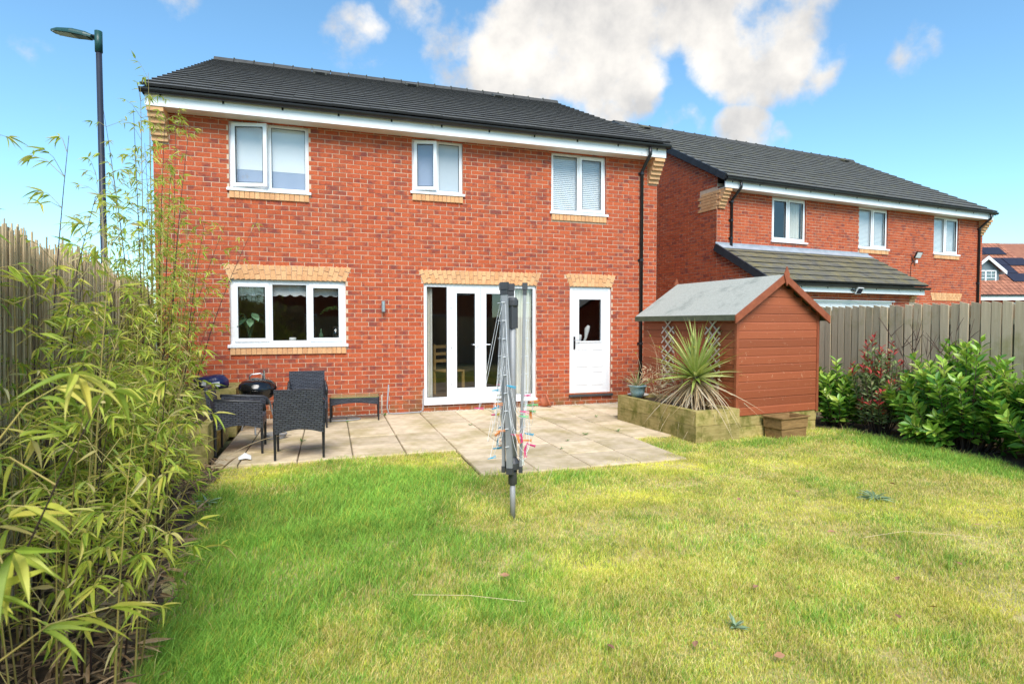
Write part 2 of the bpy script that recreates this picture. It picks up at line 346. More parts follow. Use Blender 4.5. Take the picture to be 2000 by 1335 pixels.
def pieces(parent, name, mat, items, unit, cap=300, smooth=False, restname=None):
    """items: local 4x4 matrices for copies of the mesh `unit` (verts, faces). The `cap` that show largest become
    objects sharing mesh data, the rest one joined part."""
    W = wm(parent)
    if len(items) > cap:
        def key(M):
            w = W @ M.translation
            return (0 if in_view(w) else 1, (w - CAM).length)
        items = sorted(items, key=key)
    near, rest = items[:cap], items[cap:]
    me = bpy.data.meshes.new(name); me.from_pydata(unit[0], [], unit[1]); me.materials.append(MATS[mat])
    if len(unit) > 2: me.materials.append(MATS['tile_edge_shade']); me.polygons.foreach_set('material_index', unit[2])
    if smooth: me.polygons.foreach_set('use_smooth', [True] * len(me.polygons))
    for M in near:
        o = bpy.data.objects.new(name, me); COL.objects.link(o); o.parent = parent; o.matrix_basis = M
    if rest:
        joined(restname or name + '_field', mat, rest, unit, parent, smooth)
def joined(name, mat, mats, unit, parent=None, smooth=False):
    V = np.array(unit[0], float); V4 = np.c_[V, np.ones(len(V))]
    A = np.array([np.array(M) for M in mats]); P = (A @ V4.T).transpose(0, 2, 1)[:, :, :3].reshape(-1, 3)
    nv = len(V); lens = np.array([len(f) for f in unit[1]]); flat = np.concatenate([np.array(f) for f in unit[1]])
    K = len(mats)
    loops = (flat[None, :] + (np.arange(K) * nv)[:, None]).reshape(-1)
    me = rawmesh(name, P, loops, np.tile(lens, K)); me.materials.append(MATS[mat])
    if len(unit) > 2: me.materials.append(MATS['tile_edge_shade']); me.polygons.foreach_set('material_index', np.tile(unit[2], K).astype(np.int32))
    if smooth: me.polygons.foreach_set('use_smooth', np.ones(len(me.polygons), bool))
    o = meshobj(name, me, parent); o['kind'] = 'stuff'; return o
def rawmesh(name, P, loops, lens):
    me = bpy.data.meshes.new(name); me.vertices.add(len(P)); me.vertices.foreach_set('co', np.asarray(P, np.float32).reshape(-1))
    me.loops.add(len(loops)); me.loops.foreach_set('vertex_index', np.asarray(loops, np.int32))
    me.polygons.add(len(lens)); st = np.concatenate([[0], np.cumsum(lens)[:-1]])
    me.polygons.foreach_set('loop_start', st.astype(np.int32)); me.polygons.foreach_set('loop_total', np.asarray(lens, np.int32))
    me.polygons.foreach_set('use_smooth', np.zeros(len(lens), bool))
    me.update(calc_edges=True); return me
UB = ([(-.5, -.5, -.5), (.5, -.5, -.5), (.5, .5, -.5), (-.5, .5, -.5), (-.5, -.5, .5), (.5, -.5, .5), (.5, .5, .5), (-.5, .5, .5)],
      [(3, 2, 1, 0), (4, 5, 6, 7), (0, 1, 5, 4), (1, 2, 6, 5), (2, 3, 7, 6), (3, 0, 4, 7)])
def TS(c, s, rot=None):
    M = Matrix.Translation(c)
    if rot is not None: M = M @ rot
    return M @ Matrix.Diagonal((*s, 1))
def frame_mat(loc, xdir, zdir):    # x axis along xdir, z axis near zdir
    x = Vector(xdir).normalized(); y = Vector(zdir).cross(x)
    y = y.normalized() if y.length > 1e-6 else x.orthogonal().normalized()
    z = x.cross(y); M = Matrix((x, y, z)).transposed().to_4x4(); M.translation = loc; return M

# ------------------------------------------------------------------ brickwork
CO, BL = .075, .225; Z0 = -.03
def free(intervals, a, b):
    out = []
    for x0, x1 in intervals:
        if b <= x0 or a >= x1: out.append((x0, x1)); continue
        if a > x0: out.append((x0, a))
        if b < x1: out.append((b, x1))
    return out
def brick_items(x0, x1, ztop, openings, place, limit=None, zbot=0):
    """openings (xa, xb, za, zb[, splay]); place(xc, zc, length) -> matrix"""
    items = []
    n = int(round((ztop - Z0) / CO))
    for k in range(n):
        za = Z0 + k * CO; zc = za + CO / 2
        if zc < zbot: continue
        iv = [(x0, x1)]
        if limit:
            lo, hi = limit(za); iv = free(free(iv, -99, lo), hi, 99)
        for o in openings:
            if o[2] < zc < o[3]:
                sp = o[4] * (zc - o[2]) / (o[3] - o[2]) if len(o) > 4 else 0
                iv = free(iv, o[0] - sp, o[1] + sp)
        off = (BL / 2 if k % 2 else 0)
        for a, b in iv:
            j = math.floor((a - x0 - off) / BL); x = x0 + off + j * BL
            while x < b:
                l = max(x, a); r = min(x + BL, b)
                if r - l > .035:
                    m = .010
                    items.append(place((l + r) / 2, zc, r - l - m))
                x += BL
    return items
def front_place(y=0.0):
    def f(xc, zc, ln):
        j = random.gauss(0, .0012)
        return TS((xc, y + .0065 + j, zc + random.gauss(0, .0008)), (ln, .022, .065))
    return f
def side_place(x, s=-1):           # wall in the y-z plane; bricks proud towards s*x
    def f(yc, zc, ln): return TS((x - s * .0065 * -1 * -1 + random.gauss(0, .001), yc, zc), (.022, ln, .065))
    return f
def wall_mesh(mb, x0, x1, z0, z1, openings, y=0.0, reveal=.10, mat='mortar'):
    xs = sorted({x0, x1, *[o[0] for o in openings], *[o[1] for o in openings]}); zs = sorted({z0, z1, *[o[2] for o in openings], *[o[3] for o in openings]})
    for i in range(len(xs) - 1):
        for j in range(len(zs) - 1):
            xc = (xs[i] + xs[i + 1]) / 2; zc = (zs[j] + zs[j + 1]) / 2
            if any(o[0] < xc < o[1] and o[2] < zc < o[3] for o in openings): continue
            mb.poly([(xs[i], y, zs[j]), (xs[i + 1], y, zs[j]), (xs[i + 1], y, zs[j + 1]), (xs[i], y, zs[j + 1])], mat)
    for o in openings:
        a, b, c, d = o[:4]; q = y + reveal
        for P in ([(a, y, c), (a, y, d), (a, q, d), (a, q, c)], [(b, y, d), (b, y, c), (b, q, c), (b, q, d)],
                  [(a, y, d), (b, y, d), (b, q, d), (a, q, d)], [(b, y, c), (a, y, c), (a, q, c), (b, q, c)]):
            mb.poly(P, 'brick_red')
def lintel(house, xa, xb, zb, h=.24, splay=.10):
    w = empty('lintel', (0, 0, 0), 0, house)
    mb = MB(); mb.prism([(xa - .005, zb), (xb + .005, zb), (xb + splay, zb + h), (xa - splay, zb + h)], -.004, .05, 'mortar')
    b = mb.build('mortar_bed', None, w)
    n = max(4, int(round((xb - xa) / .075))); items = []
    for i in range(n):
        f = (i + .5) / n; t = (f - .5) * 2
        xm = xa + (xb - xa) * f + t * splay * .5; wd = (xb - xa + splay) / n - .008
        ang = math.atan(t * splay / h); rot = Matrix.Rotation(ang, 4, 'Y')
        cut = .085 if i % 2 else .155
        for z0, z1 in ((0, cut), (cut, h)):
            zc = (z0 + z1) / 2; x = xm + (zc - h / 2) * t * splay / h
            items.append(TS((x, -.006 + random.gauss(0, .001), zb + zc), (wd, .022, (z1 - z0) - .008), rot))
    pieces(w, 'brick', 'brick_cream', items, UB)
    return w
def brick_sill(house, xa, xb, z0, z1):
    w = empty('brick_sill', (0, 0, 0), 0, house)
    mb = MB(); mb.box(xa, xb, -.012, .05, z0, z1, 'mortar'); mb.build('mortar_bed', None, w)
    n = int(round((xb - xa) / .075)); p = (xb - xa) / n
    pieces(w, 'brick', 'brick_cream', [TS((xa + p * (i + .5), -.016 + random.gauss(0, .001), (z0 + z1) / 2), (p - .007, .03, z1 - z0 - .006)) for i in range(n)], UB)
def corbel(house, xa, xb, ztop, proj=.26, steps=6):
    w = empty('corbel', (0, 0, 0), 0, house); items = []
    core = MB()
    for k in range(steps):
        z = ztop - (k + .5) * .075; pr = proj * (1 - k / steps)
        core.box(xa + .004, xb - .004, -pr + .006, .03, z - .0375, z + .0375, 'mortar')
        cuts = [xa, xb] if (xb - xa) < .25 else ([xa, xa + .215, xb] if k % 2 else [xa, xb - .215, xb])
        for a, b in zip(cuts[:-1], cuts[1:]): items.append(TS(((a + b) / 2, (-pr + .03) / 2, z), (b - a - .006, pr + .03, .066)))
    core.build('mortar_bed', None, w)
    pieces(w, 'brick', 'brick_cream', items, UB)

# ------------------------------------------------------------------ windows and doors
def bars(mb, x0, x1, z0, z1, w, y0, y1, mat='upvc', wb=None, M=None):
    wb = wb or w
    mb.box(x0, x0 + w, y0, y1, z0, z1, mat, M); mb.box(x1 - w, x1, y0, y1, z0, z1, mat, M)
    mb.box(x0 + w, x1 - w, y0, y1, z1 - w, z1, mat, M); mb.box(x0 + w, x1 - w, y0, y1, z0, z0 + wb, mat, M)
def sash_part(win, x0, x1, z0, z1, w, y, open_deg=0, glass='glass', handle=True):
    """hinged at its left edge; a part with its pane"""
    M = Matrix.Translation((x0, y, 0)) @ Matrix.Rotation(R(-open_deg), 4, 'Z')
    mb = MB(); bars(mb, 0, x1 - x0, z0, z1, w, -.035, .02, 'upvc')
    s = mb.build('sash', None, win); s.matrix_basis = M
    g = MB(); g.poly([(w - .004, -.006, z0 + w - .004), (x1 - x0 - w + .004, -.006, z0 + w - .004), (x1 - x0 - w + .004, -.006, z1 - w + .004), (w - .004, -.006, z1 - w + .004)])
    q = g.build('pane', glass, win); q.matrix_basis = M
    ga = MB(); bars(ga, w - .006, x1 - x0 - w + .006, z0 + w - .006, z1 - w + .006, .008, -.037, -.006, 'black_plastic')
    q = ga.build('gasket', None, win); q.matrix_basis = M
def fixed_part(win, x0, x1, z0, z1, y, glass='glass'):
    g = MB(); g.poly([(x0, y, z0), (x1, y, z0), (x1, y, z1), (x0, y, z1)]); g.build('pane', glass, win)
    ga = MB(); bars(ga, x0 - .002, x1 + .002, z0 - .002, z1 + .002, .009, y - .012, y - .001, 'black_plastic'); ga.build('gasket', None, win)
def window(house, xa, xb, za, zb, lights, sill=True, fr=.055, y=.045, name='window'):
    """lights: (f0, f1, kind, open, glass) with kind 'sash' or 'fixed'"""
    win = empty(name, (0, 0, 0), 0, house)
    mb = MB(); bars(mb, xa, xb, za, zb, fr, y, y + .065)
    W = xb - xa
    for i, (f0, f1, kind, op, glass) in enumerate(lights):
        if i: mb.box(xa + W * f0 - fr * .45, xa + W * f0 + fr * .45, y, y + .065, za + fr, zb - fr, 'upvc')
    mb.build('frame', None, win)
    for f0, f1, kind, op, glass in lights:
        a = xa + W * f0 + (fr if f0 == 0 else fr * .45); b = xa + W * f1 - (fr if f1 == 1 else fr * .45); c = za + fr; d = zb - fr
        if kind == 'sash': sash_part(win, a - .012, b + .012, c - .012, d + .012, .062, y + .012, op, glass)
        else: fixed_part(win, a, b, c, d, y + .03, glass)
    if sill:
        s = MB(); s.prism([(0, za - .035), (0, za + .004), (.07, za + .022), (.16, za + .022), (.16, za - .035)], xa - .035, xb + .035, 'upvc',
                          Matrix(((0, 1, 0, 0), (1, 0, 0, -.045), (0, 0, 1, 0), (0, 0, 0, 1))))
        s.build('window_sill', None, win)
    return win
def blind_part(win, xa, xb, z0, z1, y, mat='blind', name='blind'):
    MB().box(xa, xb, y, y + .006, z0, z1, mat).build(name, None, win)
def slat_blind(win, xa, xb, z0, z1, y):
    items = []; n = int((z1 - z0) / .036); rot = Matrix.Rotation(R(62), 4, 'X')
    for i in range(n): items.append(TS(((xa + xb) / 2, y, z0 + (i + .5) * .036), (xb - xa, .045, .002), rot))
    pieces(win, 'blind_slat', 'blind', items, UB)
def curtain_part(win, xa, xb, z0, z1, y, mat='curtain'):
    mb = MB(); n = max(8, int((xb - xa) / .025)); v = []
    for i in range(n + 1):
        x = xa + (xb - xa) * i / n; yy = y + .03 * math.sin(i * 1.9) + .012 * math.sin(i * .7); v.append((x, yy))
    for (a, ya), (b, yb) in zip(v[:-1], v[1:]): mb.poly([(a, ya, z0), (b, yb, z0), (b, yb, z1), (a, ya, z1)], mat)
    mb.build('curtain', None, win)

# ------------------------------------------------------------------ roofs
def tile_unit():
    # a broad interlocking tile: thick leading edge, two faint pans
    xs = [-.5, -.46, -.04, 0, .04, .46, .5]; zt = [1.0, .93, .93, 1.0, .93, .93, 1.0]
    vs = []; fs = []
    for y in (-.5, .5):
        for x, z in zip(xs, zt): vs.append((x, y, z * .5))
    n = len(xs)
    for i in range(n - 1): fs.append((i, i + 1, n + i + 1, n + i))
    k = len(vs); vs += [(-.5, -.5, -.5), (.5, -.5, -.5), (.5, .5, -.5), (-.5, .5, -.5)]
    fs.append((k, k + 1) + tuple(range(n - 1, -1, -1)))            # leading edge
    fs.append((k, 0, n, k + 3)); fs.append((k + 1, k + 2, 2 * n - 1, n - 1))
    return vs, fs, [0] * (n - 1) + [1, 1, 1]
TILE = tile_unit()
def tiled_slope(roof, x0, x1, ye, ze, yr, zr, mat='tile', gauge=.345, tw=.30, cap=300):
    """slope rising from eaves (ye, ze) to ridge (yr, zr)"""
    L = math.hypot(yr - ye, zr - ze); a = math.atan2(zr - ze, yr - ye); rot = Matrix.Rotation(a - R(4.0), 4, 'X')
    rows = int(math.ceil(L / gauge)); g = L / rows; items = []
    for k in range(rows):
        s = (k + .5) * g + .03
        nx = int(round((x1 - x0) / tw)); w = (x1 - x0) / nx
        for i in range(nx):
            xc = x0 + (i + .5) * w
            p = Vector((xc, ye + s * math.cos(a), ze + s * math.sin(a))) + Vector((0, -math.sin(a), math.cos(a))) * (.018 + random.gauss(0, .0015))
            items.append(TS(p, (w - .002, g + .055, .042), rot))
    pieces(roof, 'roof_tile', mat, items, TILE, cap)
def ridge_tiles(roof, x0, x1, y, z, mat='tile', ln=.45):
    n = int(round((x1 - x0) / ln)); w = (x1 - x0) / n
    prof = [(-.13, -.085), (-.10, -.02), (-.05, .03), (0, .045), (.05, .03), (.10, -.02), (.13, -.085)]
    vs = []; fs = []
    for x in (-.5, .5):
        for a, b in prof: vs.append((x, a, b))
        for a, b in prof: vs.append((x, a * .86, b - .02))
    m = len(prof)
    for i in range(m - 1): fs += [(i + 1, i, 2 * m + i, 2 * m + i + 1), (m + i, m + i + 1, 3 * m + i + 1, 3 * m + i), (i, i + 1, m + i + 1, m + i), (2 * m + i + 1, 2 * m + i, 3 * m + i, 3 * m + i + 1)]
    pieces(roof, 'ridge_tile', 'tile_ridge', [TS((x0 + (i + .5) * w, y, z + .02 + (.006 if i % 2 else 0)), (w - .012, 1, 1)) for i in range(n)], (vs, fs))
    pieces(roof, 'ridge_clip', 'felt_edge', [TS((x0 + i * w, y, z + .068), (.03, .10, .02)) for i in range(1, n)], UB)
def gutter(house, x0, x1, y, z, brackets=True):
    mb = MB(); r = .058; n = 9
    ring = [(y + r * math.cos(PI + PI * j / (n - 1)), z + r * math.sin(PI + PI * j / (n - 1)) * 1.05) for j in range(n)]
    ins = [(y + (r - .006) * math.cos(PI + PI * j / (n - 1)), z + (r - .006) * math.sin(PI + PI * j / (n - 1))) for j in range(n)]
    for R1, flip in ((ring, 0), (ins, 1)):
        for (a, b), (c, d) in zip(R1[:-1], R1[1:]):
            q = [(x0, a, b), (x1, a, b), (x1, c, d), (x0, c, d)]; mb.poly(q if flip else q[::-1], 'black_plastic')
    for (a, b), (c, d) in ((ring[0], ins[0]), (ring[-1], ins[-1])): mb.poly([(x0, a, b), (x1, a, b), (x1, c, d), (x0, c, d)], 'black_plastic')
    for x in (x0, x1): mb.poly([(x, a, b) for a, b in ring], 'black_plastic')
    g = mb.build('gutter', None, house)
    k = int((x1 - x0) / .85)
    for i in range(k + 1):
        x = x0 + .25 + (x1 - x0 - .5) * i / k
        b = MB(); pts = [(x, y + (r + .006) * math.cos(PI + PI * j / 8), z + (r + .008) * math.sin(PI + PI * j / 8)) for j in range(9)]
        for (p, q) in zip(pts[:-1], pts[1:]):
            b.poly([(p[0] - .014, p[1], p[2]), (p[0] + .014, p[1], p[2]), (q[0] + .014, q[1], q[2]), (q[0] - .014, q[1], q[2])][::-1], 'black_plastic')
        b.box(x - .014, x + .014, y + r, y + r + .02, z - .09, z + .01, 'black_plastic')
        b.build('gutter_bracket', None, g)
def downpipe(house, x, yg, zg, zend, ywall=-.045, shift=0):
    mb = MB(); mb.tube([(x, yg, zg - .04), (x, yg, zg - .16), (x, ywall, zg - .42), (x, ywall, zend)], .034, 12, 'black_plastic')
    d = mb.build('downpipe', None, house, smooth=True)
    for z in (zg - .45, (zg - .45) * .62 + zend * .38, (zg - .45) * .25 + zend * .75):
        c = MB(); c.box(x - .06, x + .06, ywall + .02, ywall + .04, z - .02, z + .02, 'black_plastic'); c.tube([(x, ywall, z - .025), (x, ywall, z + .025)], .042, 12, 'black_plastic'); c.build('pipe_clip', None, d)

# ================================================================== GROUND
def vnoise(x, y, cell, seed):
    r = np.random.default_rng(seed).random((256, 256)); u = x / cell; v = y / cell
    i = np.floor(u).astype(int); j = np.floor(v).astype(int); fu = u - i; fv = v - j; fu = fu * fu * (3 - 2 * fu); fv = fv * fv * (3 - 2 * fv)
    g = lambda a, b: r[a % 256, b % 256]
    return (g(i, j) * (1 - fu) + g(i + 1, j) * fu) * (1 - fv) + (g(i, j + 1) * (1 - fu) + g(i + 1, j + 1) * fu) * fv
mb = MB(); mb.poly([(-400, -400, -.12), (400, -400, -.12), (400, 400, -.12), (-400, 400, -.12)])
tag(mb.build('ground', 'far_ground'), kind='structure')
# lawn sheet, gently uneven
def lawn_h(x, y): return -.035 + .03 * (vnoise(x + 40, y + 40, 1.3, 3) - .5) + .012 * (vnoise(x + 40, y + 40, .35, 4) - .5)
nx, ny = 90, 90; gx = np.linspace(-2.6, 8.0, nx); gy = np.linspace(-1.9, 7.2, ny); X, Y = np.meshgrid(gx, gy); Z = lawn_h(X, Y)
Z = np.where((Y > 6.9), -.07, Z)
idx = np.arange(nx * ny).reshape(ny, nx)
q = np.stack([idx[:-1, :-1], idx[:-1, 1:], idx[1:, 1:], idx[1:, :-1]], -1).reshape(-1)
me = rawmesh('lawn', np.c_[X.ravel(), Y.ravel(), Z.ravel()], q, np.full((nx - 1) * (ny - 1), 4)); me.materials.append(MATS['thatch'])
me.polygons.foreach_set('use_smooth', np.ones(len(me.polygons), bool))
tag(meshobj('lawn', me), kind='structure')
mb = MB(); mb.box(-5.2, -3.0, -30, 60, -.11, -.085); tag(mb.build('pavement', 'tarmac'), kind='structure')

# patio: slabs 600 x 600 on a bed
pat = MB(); pat.box(-1.25, 4.42, 6.66, 9.68, -.075, -.022, 'joint_sand'); pat.box(1.44, 3.83, 5.46, 6.66, -.075, -.0221, 'joint_sand'); pat.box(4.42, 5.64, 8.05, 9.68, -.075, -.0221, 'joint_sand')
patio = tag(pat.build('patio', None), kind='structure')
slab_u = ([(-.5, -.5, -1), (.5, -.5, -1), (.5, .5, -1), (-.5, .5, -1), (-.5, -.5, -.25), (.5, -.5, -.25), (.5, .5, -.25), (-.5, .5, -.25), (-.49, -.49, 0), (.49, -.49, 0), (.49, .49, 0), (-.49, .49, 0)],
          [(0, 1, 5, 4), (1, 2, 6, 5), (2, 3, 7, 6), (3, 0, 4, 7), (4, 5, 9, 8), (5, 6, 10, 9), (6, 7, 11, 10), (7, 4, 8, 11), (8, 9, 10, 11)])
sl = []
for i in range(-3, 10):
    for j in range(-2, 5):
        x0 = .235 + .6 * (i - 0) ; y0 = 6.65 + .6 * j
        if x0 + .6 < -1.2 or x0 > (5.3 if y0 > 8.0 else 4.3): continue
        if j < 0 and (x0 < 1.4 or x0 > 3.5): continue
        xa = max(x0, -1.23)
        rot = Euler((random.gauss(0, .003), random.gauss(0, .003), random.gauss(0, .003))).to_matrix().to_4x4()
        sl.append(TS(((xa + x0 + .6) / 2, y0 + .3, random.gauss(0, .002)), (x0 + .6 - xa - .012, .588, .045), rot))
pieces(patio, 'paving_slab', 'slab', sl, slab_u)
gb = MB(); gb.box(-2.5, 6.2, 9.66, 9.9, -.08, -.03, 'gravel'); tag(gb.build('gravel_bed', None), kind='structure')
gs = []
for _ in range(2600):
    s = random.uniform(.008, .018); gs.append(TS((random.uniform(-1.3, 6.1), random.uniform(9.66, 9.89), -.027), (s * 1.3, s, s * .8), Euler((random.random() * 6, random.random() * 6, random.random() * 6)).to_matrix().to_4x4()))
go = joined('gravel', 'gravel', gs, UB); tag(go, 'pale gravel strip along the foot of the brick wall', 'gravel', kind='stuff')

# ================================================================== MAIN HOUSE
HX = -2.53; HW = 8.73; HD = 11.3
house = empty('brick_house', (HX, 9.9, 0)); tag(house, 'red brick two storey house with patio doors, white back door and black gutter', 'house')
WT = 4.72                                                         # soffit level
ops = [(1.02, 2.78, 1.17, 2.22), (4.09, 6.18, .12, 2.22), (6.86, 7.73, .17, 2.22),
       (1.04, 2.22, 3.645, WT), (3.90, 4.79, 3.795, WT), (6.48, 7.61, 3.60, WT)]
lint = [(1.02, 2.78, 2.22, 2.46, .10), (4.09, 6.18, 2.22, 2.46, .10), (6.86, 7.73, 2.22, 2.46, .10)]
sills = [(1.02, 2.78, 1.02, 1.17), (1.04, 2.22, 3.495, 3.645), (3.90, 4.79, 3.645, 3.795), (6.48, 7.61, 3.45, 3.60)]
cor = [(0, .215, 4.27, WT), (HW - .215, HW, 4.27, WT)]
wb = MB(); wall_mesh(wb, 0, HW, -.1, WT + .2, ops)
for xx in (0, HW):
    P = [(xx, 0, -.1), (xx, HD, -.1), (xx, HD, WT + .2), (xx, HD / 2, 7.75), (xx, 0, WT + .2)]
    wb.poly(P if xx else P[::-1], 'brick_red')
wb.poly([(HW, HD, -.1), (0, HD, -.1), (0, HD, WT + .2), (HW, HD, WT + .2)], 'brick_red')
hw = wb.build('wall', None, house)
pieces(hw, 'brick', 'brick_red', brick_items(0, HW, WT + .1, ops + lint + sills + cor, front_place()), UB)
for a in lint: lintel(house, a[0], a[1], a[2])
for a in sills: brick_sill(house, *a)
corbel(house, -.01, .215, WT, .27); corbel(house, HW - .215, HW + .01, WT, .27)
# rooms behind the glass
ib = MB()
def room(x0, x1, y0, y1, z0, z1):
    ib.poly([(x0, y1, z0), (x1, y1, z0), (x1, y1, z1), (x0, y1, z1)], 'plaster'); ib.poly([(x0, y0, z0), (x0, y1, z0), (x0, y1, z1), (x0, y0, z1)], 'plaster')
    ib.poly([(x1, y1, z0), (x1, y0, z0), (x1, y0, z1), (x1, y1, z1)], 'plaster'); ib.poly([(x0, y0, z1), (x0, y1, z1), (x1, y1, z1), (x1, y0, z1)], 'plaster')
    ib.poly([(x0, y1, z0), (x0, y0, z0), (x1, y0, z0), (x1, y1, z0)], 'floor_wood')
room(.25, 3.6, .13, 4.2, .13, 2.52); room(3.65, 6.5, .13, 4.6, .13, 2.52); room(6.55, 8.5, .13, 3.2, .13, 2.52)
room(.25, 3.2, .13, 4, 2.75, 5.1); room(3.25, 5.6, .13, 3, 2.75, 5.1); room(5.65, 8.5, .13, 4, 2.75, 5.1)
ib.build('interior_wall', None, house)
ws = MB(); ws.box(1.0, 2.8, .12, .34, 1.14, 1.17, 'upvc'); ws.build('window_board', None, house)

w = window(house, *ops[0], [(0, .335, 'sash', 0, 'glass'), (.335, .665, 'fixed', 0, 'glass'), (.665, 1, 'sash', 0, 'glass')], fr=.07)
mbv = MB()                                                        # lace pelmet with a scalloped hem
for i in range(56):
    x = 1.10 + 1.60 * i / 56; dz = .035 * abs(math.sin(i * .56)); mbv.poly([(x, .17, 2.00 - dz), (x + 1.6 / 56, .17, 2.0 - .035 * abs(math.sin((i + 1) * .56))), (x + 1.6 / 56, .17, 2.16), (x, .17, 2.16)], 'lace')
mbv.build('lace_pelmet', None, w)
w = window(house, *ops[3], [(0, .5, 'sash', 13, 'glass'), (.5, 1, 'fixed', 0, 'glass')])
blind_part(w, 1.06, 1.62, 3.98, 4.70, .108); blind_part(w, 1.64, 2.2, 3.98, 4.70, .108); blind_part(w, 1.06, 2.2, 3.66, 3.98, .112, 'blind_blue', 'lower_blind')
w = window(house, *ops[4], [(0, .5, 'sash', 14, 'glass'), (.5, 1, 'fixed', 0, 'frosted')]); blind_part(w, 3.95, 4.34, 3.85, 4.70, .112, 'blind_blue')
w = window(house, *ops[5], [(0, .5, 'fixed', 0, 'glass'), (.5, 1, 'sash', 0, 'glass')]); slat_blind(w, 6.54, 7.04, 3.66, 4.68, .125); slat_blind(w, 7.07, 7.56, 3.66, 4.68, .125)
# patio doors
xa, xb, za, zb = ops[1]; pdoor = empty('patio_door', (0, 0, 0), 0, house)
mb = MB(); bars(mb, xa, xb, za, zb, .055, .03, .10, 'upvc', .09); cuts = [xa + .45, xa + 1.03, xb - .44]
for c in (cuts[0], cuts[2]): mb.box(c - .035, c + .035, .03, .10, za + .09, zb - .055, 'upvc')
mb.box(xa - .01, xb + .01, -.05, .03, za - .03, za + .02, 'upvc'); mb.build('frame', None, pdoor)
fixed_part(pdoor, xa + .055, cuts[0] - .035, za + .09, zb - .055, .07); fixed_part(pdoor, cuts[2] + .035, xb - .055, za + .09, zb - .055, .07)
for a, b in ((cuts[0] + .035, cuts[1]), (cuts[1], cuts[2] - .035)):
    lf = MB(); bars(lf, a + .004, b - .004, za + .075, zb - .06, .10, .018, .085, 'upvc', .17); lf.build('door_leaf', None, pdoor)
    fixed_part(pdoor, a + .104, b - .104, za + .245, zb - .16, .05)
for s in (-1, 1):
    hd = MB(); x = cuts[1] + s * .055; hd.box(x - .014, x + .014, .005, .02, 1.0, 1.22, 'upvc'); hd.tube([(x, .005, 1.14), (x, -.04, 1.14), (x + s * .11, -.045, 1.14)], .009, 8, 'upvc'); hd.build('door_handle', None, pdoor)
for z in (.5, 1.15, 1.85):
    hg = MB(); hg.tube([(cuts[0] + .036, .008, z - .05), (cuts[0] + .036, .008, z + .05)], .012, 8, 'upvc'); hg.build('hinge', None, pdoor)
curtain_part(pdoor, xa + .06, xa + .17, .14, 2.15, .15); curtain_part(pdoor, xb - .50, xb - .05, .14, 2.15, .15)
# back door
xa, xb, za, zb = ops[2]; bd = empty('back_door', (0, 0, 0), 0, house)
mb = MB(); bars(mb, xa, xb, za, zb, .06, .03, .10, 'upvc', .05); mb.build('frame', None, bd)
a, b, c, d = xa + .062, xb - .062, za + .05, zb - .062
lf = MB(); ga, gb2, gc, gd = a + .135, b - .135, 1.18, d - .17
lf.box(a, ga, .035, .08, c, d, 'upvc'); lf.box(gb2, b, .035, .08, c, d, 'upvc'); lf.box(ga, gb2, .035, .08, gd, d, 'upvc'); lf.box(ga, gb2, .035, .08, c, gc, 'upvc')
bars(lf, ga - .02, gb2 + .02, gc - .02, gd + .02, .025, .022, .035)
dl = lf.build('door_leaf', None, bd)
for px0, px1 in ((a + .09, (a + b) / 2 - .04), ((a + b) / 2 + .04, b - .09)):
    for pz0, pz1 in ((c + .12, c + .38), (c + .47, gc - .15)):
        pn = MB(); bars(pn, px0, px1, pz0, pz1, .018, .027, .0345); pn.box(px0 + .04, px1 - .04, .029, .0345, pz0 + .04, pz1 - .04, 'upvc'); pn.build('door_panel', None, dl)
g = MB(); g.poly([(ga, .05, gc), (gb2, .05, gc), (gb2, .05, gd), (ga, .05, gd)]); g.build('pane', 'glass', bd)
hd = MB(); hd.box(a + .03, a + .065, .018, .034, 1.03, 1.27, 'black_plastic'); hd.tube([(a + .047, .02, 1.2), (a + .047, -.03, 1.2), (a + .15, -.032, 1.2)], .009, 8, 'steel'); hd.build('door_handle', None, bd)
MB().box(xa - .02, xb + .03, -.05, .03, za - .045, za - .004, 'grey_plastic').build('threshold', None, bd)
# eaves and roof
EY, EZ, RY, RZ = -.33, 5.0, 5.35, 7.83
MB().box(-.02, HW + .02, -.285, -.262, WT - .005, WT + .165, 'fascia').build('fascia', None, house)
MB().box(-.015, HW + .015, -.262, -.002, WT + .003, WT + .015, 'soffit').build('soffit', None, house)
rf = MB(); x0, x1 = -.05, HW + .05
rf.poly([(x0, EY, EZ - .05), (x1, EY, EZ - .05), (x1, RY, RZ - .03), (x0, RY, RZ - .03)], 'tile'); rf.poly([(x1, 2 * RY - EY, EZ - .05), (x0, 2 * RY - EY, EZ - .05), (x0, RY, RZ - .03), (x1, RY, RZ - .03)], 'tile')
for xx in (x0 + .01, x1 - .01): rf.poly([(xx, EY, EZ - .05), (xx, RY, RZ - .03), (xx, 2 * RY - EY, EZ - .05), (xx, 2 * RY - EY, EZ - .14), (xx, EY, EZ - .14)], 'verge')
roof = rf.build('roof', None, house)
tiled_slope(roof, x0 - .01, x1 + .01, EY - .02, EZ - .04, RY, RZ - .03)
ridge_tiles(roof, x0, x1, RY, RZ)
for fx in (.27, .52, .78):
    s = 5.55; aa = math.atan2(RZ - EZ, RY - EY); v = MB(); M = Matrix.Translation((HW * fx, EY + s * math.cos(aa), EZ + s * math.sin(aa) + .03)) @ Matrix.Rotation(aa, 4, 'X')
    v.box(-.15, .15, -.12, .12, .0, .055, 'tile', M); v.box(-.11, .11, -.125, -.11, .008, .045, 'black_plastic', M); v.build('vent_tile', None, roof)
gutter(house, -.07, HW + .07, -.345, 4.93); downpipe(house, HW - .365, -.345, 4.90, .02)
